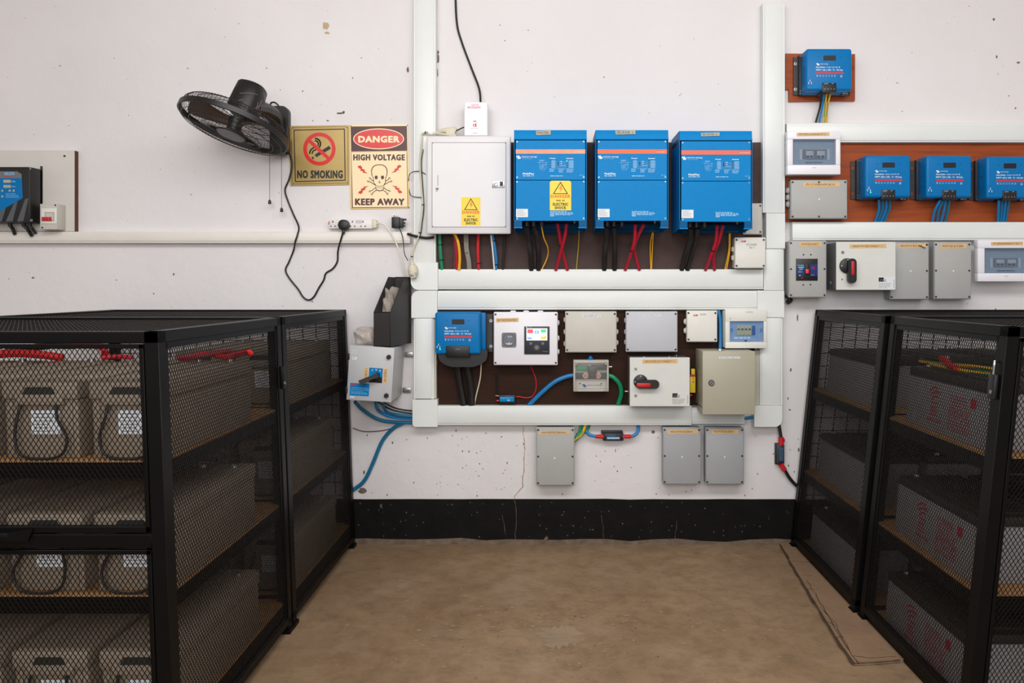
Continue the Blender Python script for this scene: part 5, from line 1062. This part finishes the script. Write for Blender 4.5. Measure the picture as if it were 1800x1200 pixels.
# file holder: wire mesh magazine rack, sloping top edge
zb = P(688, 607, .2)[2]
t = thing('magazine_holder', 'black wire mesh magazine holder standing on the grey switch box', 'magazine holder', (P(690, 607, .16)[0], -.15, zb))
W2, DP, HT, HF = .040, .115, .315, .155
ox, oy, oz = t.location
def rack_side(mb, x, m='mesh_grey', th=.0009):
    o = [(-DP, 0), (DP, 0), (DP, HT), (DP*.35, HT), (-DP, HF)]
    mb.xprism([(oy+y, oz+z) for y, z in o], ox+x-th, ox+x+th, m)
for sx in (-1, 1): mb = MB(); rack_side(mb, sx*W2); mb.build('side_panel', t)
mb = MB(); mb.bx(ox-W2, ox+W2, oy-DP-.001, oy-DP+.001, oz, oz+HF, 'mesh_grey'); mb.build('front_panel', t)
mb = MB(); mb.bx(ox-W2, ox+W2, oy+DP-.001, oy+DP+.001, oz, oz+HT, 'mesh_grey'); mb.cyl((ox, oy+DP-.0015, oz+HT-.03), (ox, oy+DP-.001, oz+HT-.03), .008, .008, 'white_enamel', 14); mb.build('back_panel', t)
mb = MB(); mb.bx(ox-W2, ox+W2, oy-DP, oy+DP, oz, oz+.002, 'mesh_grey'); mb.build('base_panel', t)
mb = MB()
for sx in (-1, 1):
    x = ox+sx*W2
    mb.tube([(x, oy-DP, oz), (x, oy-DP, oz+HF), (x, oy+DP*.35, oz+HT), (x, oy+DP, oz+HT), (x, oy+DP, oz)], .0028, 'black_plastic', 6, 1, False); mb.tube([(x, oy-DP, oz+.003), (x, oy+DP, oz+.003)], .0028, 'black_plastic', 6)
for y, z in ((-DP, HF), (DP, HT), (-DP, .002), (DP, .002)): mb.tube([(ox-W2, oy+y, oz+z), (ox+W2, oy+y, oz+z)], .0028, 'black_plastic', 6)
mb.build('wire_rim', t)
rz = math.radians(-13); t.rotation_euler = (0, 0, rz)
def bag(name, label, lx, ly, lz, c, seed, yaw):
    Rb = random.Random(seed); mb = MB(); bm = bmesh.new(); bmesh.ops.create_icosphere(bm, subdivisions=4, radius=1)
    ph = [(Rb.uniform(3, 9), Rb.uniform(3, 9), Rb.uniform(3, 9), Rb.uniform(0, 6)) for _ in range(7)]
    for v in bm.verts:
        n_ = v.co.copy(); s_ = 1+.05*sum(math.sin(n_.x*a+n_.y*b+n_.z*c_+e_2) for a, b, c_, e_2 in ph)
        q = Vector((abs(n_.x)**.7*math.copysign(1, n_.x), abs(n_.y)**.7*math.copysign(1, n_.y), abs(n_.z)**.75*math.copysign(1, n_.z)))*s_
        x, y, z = q.x*lx/2, q.y*ly/2, max(q.z*lz/2, -lz/2*.97); v.co = (c[0]+x*math.cos(yaw)-y*math.sin(yaw), c[1]+x*math.sin(yaw)+y*math.cos(yaw), c[2]+z)
    bm.verts.index_update(); mb.add([tuple(v.co) for v in bm.verts], [tuple(v.index for v in f.verts) for f in bm.faces], 'plastic_bag'); bm.free()
    return single(mb, name, label, 'plastic bag')
bag('plastic_bag', 'crumpled clear plastic bag stuffed into the mesh magazine holder', .056, .15, .25, (ox-.002, oy-.003, oz+.142), 4, rz)
bag('plastic_bag', 'flattened clear plastic bag lying on the switch box left of the holder', .10, .15, .085, (P(641, 600, .2)[0], -.17, zb+.044), 9, 0)
GB = 'cables below the grey switch box'
for i, (pts, r, m, lab) in enumerate((([(624, 706, .12), (640, 722, .06), (672, 739, .03), (726, 743, .018)], 3.2, 'cable_teal', 'lowest teal cable sagging from the switch box to the trunking'),
        ([(660, 707, .12), (666, 722, .06), (690, 733, .048), (726, 736, .036)], 3.0, 'cable_blue', 'middle blue cable sagging from the switch box to the trunking'),
        ([(672, 710, .1), (680, 724, .05), (700, 729, .06), (726, 731, .055)], 2.6, 'cable_teal', 'upper teal cable sagging from the switch box to the trunking'),
        ([(664, 706, .1), (684, 718, .03), (706, 724, .02), (726, 727, .02)], 1.5, 'cable_black', 'lower thin black cable from the switch box to the trunking'),
        ([(676, 708, .1), (692, 716, .03), (708, 720, .02), (726, 722, .02)], 1.5, 'cable_black', 'upper thin black cable from the switch box to the trunking'),
        ([(712, 742, .02), (692, 752, .015), (672, 775, .012), (655, 815, .012), (640, 845, .012), (619, 862, .012)], 3.4, 'cable_teal', 'teal cable curving down the wall behind the left cage'),
        ([(620, 752, .006), (640, 758, .006), (668, 757, .006), (690, 752, .006), (706, 746, .012)], .8, 'cable_brown', 'thin brown wire sagging across the wall above the teal cable'))): cable(pts, r, m, lab, GB)
# ---------------------------------------------------------------- the four battery cages (angle iron, expanded metal) and their batteries
def expanded(name, parent, o, du, dv, w_, h_, cw=0.0132, ch=0.020, sw=0.0016, th=0.0013, m='mesh_black', warp=None):
    """expanded metal panel: diamond strands filling w_ x h_ from corner o along du, dv"""
    o = np.array(o, float); du = np.array(du, float); dv = np.array(dv, float); nn = np.cross(du, dv)
    nx, ny = int(w_/(cw/2)), int(h_/(ch/2)); sx, sy = w_/nx, h_/ny; A = []; B = []
    ii, jj = np.meshgrid(np.arange(nx+1), np.arange(ny), indexing='ij'); ok = (ii+jj) % 2 == 0; ii, jj = ii[ok], jj[ok]
    for s_ in (-1, 1):
        k = (ii+s_ >= 0) & (ii+s_ <= nx)
        A.append(np.stack([ii[k]*sx, jj[k]*sy], 1)); B.append(np.stack([(ii[k]+s_)*sx, (jj[k]+1)*sy], 1))
    A = np.concatenate(A); B = np.concatenate(B); d = B-A; L = np.linalg.norm(d, axis=1, keepdims=True); d = d/L; p = np.stack([-d[:, 1], d[:, 0]], 1)*sw/2; ex = d*sw*0.4
    q = np.stack([A-ex+p, A-ex-p, B+ex-p, B+ex+p], 1)
    w3 = o+q[..., :1]*du+q[..., 1:]*dv
    V = np.concatenate([w3+nn*th/2, w3-nn*th/2], 1).reshape(-1, 3)
    if warp: V[:, 0] += warp*V[:, 2]
    V -= np.array(ORG[parent.name]); n = len(A)
    base = np.array([[0, 1, 2, 3], [7, 6, 5, 4], [0, 3, 7, 4], [1, 5, 6, 2]]); Fc = (np.arange(n)[:, None, None]*8+base).reshape(-1, 4)
    me = bpy.data.meshes.new(name); me.vertices.add(len(V)); me.vertices.foreach_set('co', V.astype(np.float32).ravel())
    me.loops.add(Fc.size); me.loops.foreach_set('vertex_index', Fc.astype(np.int32).ravel())
    me.polygons.add(len(Fc)); me.polygons.foreach_set('loop_start', np.arange(0, Fc.size, 4, dtype=np.int32))
    me.update(calc_edges=True); me.materials.append(MATS[m]); me.validate()
    ob = bpy.data.objects.new(name, me); C.objects.link(ob); ob.parent = parent; ORG[ob.name] = ORG[parent.name]; return ob
def cage(label, xi, sg, wd, y0, y1, lean, shelves, front=(), grid=False, hinge=(), feet=0.0):
    zt = 1.137; p = .038; xo = xi+sg*wd; wp = lambda q: (q[0]+lean*q[2], q[1], q[2])
    t = thing('battery_cage', label, 'battery cage', ((xi+xo)/2, (y0+y1)/2, 0), 'black battery cages')
    def part(nm, f, par=None):
        mb = MB(); mb.warp = wp; f(mb); return mb.build(nm, par or t)
    for x in (xi, xo-sg*p):
        for y in (y0, y1-p):
            part('post', lambda mb: (mb.bx(x, x+sg*p, y, y+p, .012, zt, 'cage_black', .002, 1), mb.bx(x-.006*sg, x+sg*(p+.006), y-.006, y+p+.006, 0, .014, 'cage_black')))
    for y in (y0, y1-p*.8): part('top_rail', lambda mb: mb.bx(xi, xo, y, y+p*.8, zt-.03, zt, 'cage_black', .002, 1))
    for x in (xi, xo-sg*p): part('top_rail', lambda mb: mb.bx(x, x+sg*p, y0, y1, zt-.03, zt, 'cage_black', .002, 1))
    part('bottom_rail', lambda mb: mb.bx(xi, xi+sg*.025, y0, y1, .03, .055, 'cage_black', .002, 1))
    # inner frame of the aisle side panel
    def sf(mb):
        a, b, c, e = y0+p, y1-p, .055, zt-.03; f_ = .016; X = (xi+sg*.004, xi+sg*.018)
        mb.bx(*X, a, a+f_, c, e, 'cage_black'); mb.bx(*X, b-f_, b, c, e, 'cage_black'); mb.bx(*X, a, b, e-f_, e, 'cage_black'); mb.bx(*X, a, b, c, c+f_*.6, 'cage_black')
    fr = part('side_frame', sf)
    expanded('mesh_panel', fr, (xi+sg*.007, y0+p, .05), (0, 1, 0), (0, 0, 1), y1-y0-2*p, zt-.075, warp=lean)
    expanded('top_mesh', t, (min(xi, xo)+p, y0+p*.8, zt-.008), (1, 0, 0), (0, 1, 0), wd-2*p, y1-y0-1.6*p, warp=lean)
    for s_ in shelves:
        sh = part('shelf', lambda mb: mb.bx(xi+sg*.012, xo-sg*.02, y0+.022, y1-.012, s_-.014, s_, 'plywood', .001, 1))
        part('shelf_rail', lambda mb: (mb.bx(xi+sg*.012, xo-sg*.02, y0+.02, y0+.024, s_-.046, s_-.004, 'cage_black'), mb.bx(xi+sg*.010, xi+sg*.014, y0+.03, y1-.03, s_-.046, s_-.006, 'cage_black'), mb.bx(xi+sg*.012, xi+sg*.04, y0+.02, y1-.02, s_-.018, s_-.0145, 'cage_black'),
                                       mb.bx(xi+sg*.012, xo-sg*.02, y1-.014, y1-.01, s_-.046, s_-.006, 'cage_black')), sh)
    if front:
        for (z0, z1) in front:
            def df(mb):
                f_ = .022; a, b = xi+sg*(p+.002), xo-sg*(p+.002)
                mb.bx(a, a+sg*f_*.5, y0, y0+.016, z0, z1, 'cage_black', .001, 1); mb.bx(b, b-sg*f_*.5, y0, y0+.016, z0, z1, 'cage_black', .001, 1); mb.bx(a, b, y0, y0+.016, z1-f_*.5, z1, 'cage_black', .001, 1); mb.bx(a, b, y0, y0+.016, z0, z0+f_*.7, 'cage_black', .001, 1)
            dr = part('door', df)
            expanded('mesh_panel', dr, (min(xi+sg*p, xo-sg*p), y0+.008, z0), (1, 0, 0), (0, 0, 1), wd-2*p, z1-z0, warp=lean)
            if z0 > .3 and len(front) > 1:
                part('door_handle', lambda mb: (mb.bx(xi+sg*.385, xi+sg*.60, y0-.02, y0-.002, z0-.016, z0+.006, 'cage_black', .003), mb.add([(xi+sg*.385, y0-.02, z0+.006), (xi+sg*.385, y0-.002, z0+.006), (xi+sg*.33, y0-.002, z0+.012), (xi+sg*.33, y0-.006, z0+.012), (xi+sg*.385, y0-.02, z0-.016), (xi+sg*.385, y0-.002, z0-.016), (xi+sg*.345, y0-.002, z0-.02), (xi+sg*.345, y0-.006, z0-.02)], [(0, 1, 2, 3), (4, 7, 6, 5), (0, 3, 7, 4), (1, 5, 6, 2), (3, 2, 6, 7)], 'cage_black')), dr)
        if len(front) > 1: part('middle_rail', lambda mb: mb.bx(xi+sg*p, xo-sg*p, y0+.002, y0+.022, .592, .628, 'cage_black', .002, 1))
    if grid:
        def gr(mb):
            x0_, x1_ = min(xi, xo)+.02, max(xi, xo)-.02; n = int((x1_-x0_)/.062)
            for i in range(n+1): x = x0_+(x1_-x0_)*i/n; mb.bx(x-.0016, x+.0016, y1-.006, y1-.003, .04, zt-.01, 'cage_black')
            for i in range(18): z = .06+i*.062; mb.bx(x0_, x1_, y1-.009, y1-.006, z-.0016, z+.0016, 'cage_black')
        part('wire_grid', gr)
    for z in hinge:
        hb = part('latch', lambda mb: (mb.bx(xi-sg*.012, xi, y1-p*.9, y1-p*.2, z-.05, z+.03, 'cage_black', .003), mb.cyl((xi-sg*.016, y1-p*.55, z-.03), (xi-sg*.008, y1-p*.55, z-.03), .006, .006, 'screw_metal', 10)))
    return t
zt_ = 1.137
LL, LR = -.043/1.13, .12/1.13
SL = (.808, .467, .115); SR = (.765, .375, .03)
cage('black mesh battery cage at the front left, with front doors and beige batteries', -.942, -1, 1.13, -1.87, -.965, LL, SL, ((.632, zt_-.032), (.055, .588)), False, (.93,))
cage('black mesh battery cage at the back left, against the wall', -.942, -1, 1.13, -.95, -.032, LL, SL, (), True, ())
cage('black mesh battery cage at the front right, holding grey batteries with red print', 1.165, 1, 1.1, -1.63, -.86, LR, SR, ((.055, zt_-.032),), False, ())
cage('black mesh battery cage at the back right, against the wall', 1.155, 1, 1.1, -.835, -.032, LR, SR, (), True, ())
mb = MB(); mb.warp = lambda q: (q[0]+LR*q[2], q[1], q[2])
mb.bx(1.153, 1.165, -1.615, -1.58, .93, 1.0, 'black_plastic', .003); mb.tube([(1.155, -1.6, 1.0), (1.155, -1.6, 1.035), (1.16, -1.59, 1.035)], .003, 'chrome', 6); mb.cyl((1.152, -1.6, .95), (1.153, -1.6, .95), .006, .006, 'screw_metal', 10)
tag(mb.build('padlock'), 'small black padlock on the near corner post of the front right cage', 'padlock')
# ---- batteries
def battery_left(x, y0, z, lean, label, group, L=.60, W=.205):
    wp = lambda q: (q[0]+lean*q[2], q[1], q[2]); t = thing('battery', label, 'battery', (x+lean*z, y0+L/2, z), group)
    def part(nm, f, par=None):
        mb = MB(); mb.warp = wp; f(mb); return mb.build(nm, par or t)
    zb, zl = z, z+.152; h = W/2
    part('body', lambda mb: (mb.bx(x-h+.008, x+h-.008, y0+.008, y0+L-.008, zb, zl, 'battery_beige', .004),
                             mb.bx(x-h+.022, x-h+.030, y0+.004, y0+.009, zb+.006, zl-.004, 'battery_beige', .002), mb.bx(x+h-.030, x+h-.022, y0+.004, y0+.009, zb+.006, zl-.004, 'battery_beige', .002)))
    part('lid', lambda mb: (mb.bx(x-h+.005, x+h-.005, y0, y0+L, zl, z+.197, 'battery_lid', .005), mb.bx(x-.062, x+.062, y0-.004, y0+.01, zl-.014, zl+.016, 'battery_lid', .003),
                            mb.bx(x-.002, x+.002, y0+.03, y0+L-.03, z+.1965, z+.1985, 'battery_beige')))
    part('handle_slot', lambda mb: mb.prism([(x-.042, zl+.014), (x-.032, zl+.032), (x+.032, zl+.032), (x+.042, zl+.014)], y0-.0052, y0+.004, 'battery_slot'))
    Rr = random.Random(int(abs(x)*1000+z*77)); sw = Rr.uniform(-.012, .012)
    part('rope_handle', lambda mb: mb.tube([(x-.045, y0-.006, zl-.012), (x-.052, y0-.012, zl-.05), (x-.066+sw, y0-.014, zl-.095), (x-.052+sw, y0-.016, zl-.138), (x+sw, y0-.018, zl-.150), (x+.052+sw, y0-.016, zl-.138), (x+.066+sw, y0-.014, zl-.095), (x+.052, y0-.012, zl-.05), (x+.045, y0-.006, zl-.012)], .0038, 'cable_black', 8, 5))
    def lb(mb):
        a, b, c, e, y = x-.026, x+.05, zl-.09, zl-.028, y0+.0035
        mb.add([(a, y, c), (b, y, c), (b, y, e), (a, y, e)], [(0, 1, 2, 3)], 'white_sticker'); mb.add([(a, y, c), (b, y, c), (b, y+.004, c), (a, y+.004, c)], [(3, 2, 1, 0)], 'white_sticker')
        for i in range(6):
            zz = e-.008-i*.009; mb.add([(a+.006, y-.0005, zz-.002), (b-.006-Rr.uniform(0, .03), y-.0005, zz-.002), (b-.006-Rr.uniform(0, .03), y-.0005, zz), (a+.006, y-.0005, zz)], [(0, 1, 2, 3)], 'grey_print')
    part('label', lb)
    for dx in (-.05, .05): part('terminal', lambda mb: mb.cyl((x+dx, y0+L-.06, z+.197), (x+dx, y0+L-.06, z+.207), .012, .010, 'screw_metal', 12))
    return t
def battery_right(x, y0, z, lean, label, group, L=.53, W=.22, detail=True):
    """x = the face towards the aisle"""
    wp = lambda q: (q[0]+lean*q[2], q[1], q[2]); t = thing('battery', label, 'battery', (x+W/2+lean*z, y0+L/2, z), group)
    def part(nm, f, par=None):
        mb = MB(); mb.warp = wp; f(mb); return mb.build(nm, par or t)
    part('body', lambda mb: mb.bx(x+.003, x+W-.003, y0+.003, y0+L-.003, z, z+.168, 'battery_grey', .003))
    part('lid', lambda mb: (mb.bx(x, x+W, y0, y0+L, z+.168, z+.196, 'battery_black_lid', .003), mb.bx(x+.03, x+W-.03, y0+.04, y0+L-.04, z+.195, z+.2, 'battery_black_lid', .002)))
    for yy in (y0+.035, y0+L-.035): part('terminal', lambda mb: mb.cyl((x+.05, yy, z+.196), (x+.05, yy, z+.206), .011, .009, 'screw_metal', 12))
    if detail:
        def pr(mb):
            xx = x+.0022
            S2 = lambda f, g: (xx, y0+L-f*L, z+.168*g)   # f: 0 far .. 1 near, g: 0 bottom .. 1 top
            quad = lambda f0, g0, f1, g1: mb.add([S2(f0, g0), S2(f1, g0), S2(f1, g1), S2(f0, g1)], [(0, 1, 2, 3)], 'battery_print')
            for k, (g, w2) in enumerate(((.80, .1), (.72, .12), (.63, .09))):
                top = [S2(.30+w2*i/6+.015*k, g+.09*math.sin(i/6*2.2)) for i in range(7)]; bot = [S2(.30+w2*i/6+.015*k, g-.035+.085*math.sin(i/6*2.2)+.012*(i == 6)) for i in range(7)]
                mb.add(top+bot, [(i, i+1, 8+i, 7+i) for i in range(6)], 'battery_print')
            Rr = random.Random(5)
            for i in range(5): quad(.33+.02*i, .55, .345+.02*i, .59)
            for i, g in enumerate((.46, .39, .32)): quad(.33, g, .33+Rr.uniform(.05, .1), g+.03)
            for i in range(6): quad(.31+i*.028, .2, .33+i*.028, .25)
            for i in range(13):
                g = .78-i*.052; f0 = .56
                while f0 < .80-.05*(i < 4): f1 = f0+Rr.uniform(.015, .05); quad(f0, g, min(f1, .81), g+.02); f0 = f1+.012
            quad(.80, .66, .86, .84); quad(.77, .36, .775, .45); quad(.79, .36, .795, .45)
        part('printed_lettering', pr)
    return t
tiers = ('top', 'middle', 'bottom'); pos = ('nearest the aisle', 'second from the aisle', 'third from the aisle', 'fourth from the aisle')
GBL = 'beige batteries in the left cages'; GBR = 'grey batteries in the right cages'
for ti in range(3):
    for i in range(4): battery_left(-1.052-.224*i, -1.825, SL[ti], LL, 'beige battery on %s shelf of front left cage, %s' % (tiers[ti], pos[i]), GBL)
    for i in range(2): battery_left(-1.052-.224*i, -.88, SL[ti], LL, 'beige battery on %s shelf of back left cage, %s' % (tiers[ti], pos[i]), GBL)
    for i in range(3): battery_right(1.193+.25*i, -1.53, SR[ti], LR, 'grey battery on %s shelf of front right cage, %s' % (tiers[ti], pos[i]), GBR, detail=(i == 0))
    for i in range(3): battery_right(1.193+.25*i, -.70, SR[ti], LR, 'grey battery on %s shelf of back right cage, %s' % (tiers[ti], pos[i]), GBR, detail=False)
# ---- leads lying on the batteries
def lead(pts, r, m, label, group):
    mb = MB(); mb.tube(pts, r, m, 8, 5, m2='cable_green' if m == 'cable_yellow' else None); return single(mb, 'battery_cable', label, 'battery cable', group)
GR = 'red battery leads on the left'; zt = SL[0]+.197+.012
lead([(-1.185, -1.285, zt), (-1.12, -1.27, zt+.012), (-1.05, -1.29, zt+.004), (-1.0, -1.27, zt+.02), (-.985, -1.25, zt+.012)], .0095, 'cable_bright_red', 'red lead across the battery nearest the aisle, front left cage', GR)
lead([(-1.20, -1.30, zt), (-1.13, -1.30, zt+.008), (-1.06, -1.27, zt+.02), (-1.01, -1.29, zt+.008)], .0085, 'cable_red', 'dark red lead twisted with the red one on the battery nearest the aisle', GR)
lead([(-1.46, -1.28, zt), (-1.41, -1.27, zt+.004), (-1.36, -1.28, zt)], .0075, 'cable_bright_red', 'short straight red lead on top of the front left batteries', GR)
lead([(-1.86, -1.33, zt), (-1.76, -1.30, zt+.016), (-1.66, -1.30, zt+.014), (-1.58, -1.29, zt+.002)], .013, 'cable_bright_red', 'thick red lead at the far left of the front left cage', GR)
lead([(-1.72, -1.22, zt+.03), (-1.62, -1.2, zt+.04), (-1.5, -1.22, zt+.034), (-1.46, -1.26, zt+.012)], .012, 'cable_bright_red', 'red lead arching behind the thick one in the front left cage', GR)
lead([(-1.80, -1.26, zt+.016), (-1.70, -1.24, zt+.034), (-1.58, -1.23, zt+.034)], .009, 'cable_black', 'black lead between the red ones in the front left cage', GR)
GY = 'yellow green battery leads on the right'; zt = SR[0]+.2+.009; lx = LR*zt
lead([(1.23+lx, -1.52, zt+.012), (1.225+lx, -1.35, zt+.006), (1.24+lx, -1.2, zt), (1.235+lx, -1.06, zt+.003)], .006, 'cable_yellow', 'yellow green lead nearest the aisle on the front right batteries', GY)
lead([(1.275+lx, -1.52, zt+.02), (1.27+lx, -1.3, zt+.016), (1.26+lx, -1.1, zt+.006), (1.25+lx, -.95, zt+.002)], .006, 'cable_yellow', 'yellow green lead behind the first on the front right batteries', GY)
lead([(1.25+lx, -1.50, zt+.003), (1.29+lx, -1.36, zt+.003), (1.30+lx, -1.22, zt+.003)], .0055, 'cable_green', 'green lead crossing the yellow ones on the front right batteries', GY)
for (a, b, s_) in (((1.245+lx, -1.17, zt+.018), (1.27+lx, -1.07, zt+.024), 'far'), ((1.225+lx, -1.26, zt+.01), (1.235+lx, -1.19, zt+.01), 'near')):
    lead([a, b], .011, 'cable_bright_red', 'red sleeved terminal clip on the %s end of the yellow green leads' % s_, 'red terminal clips on the right')
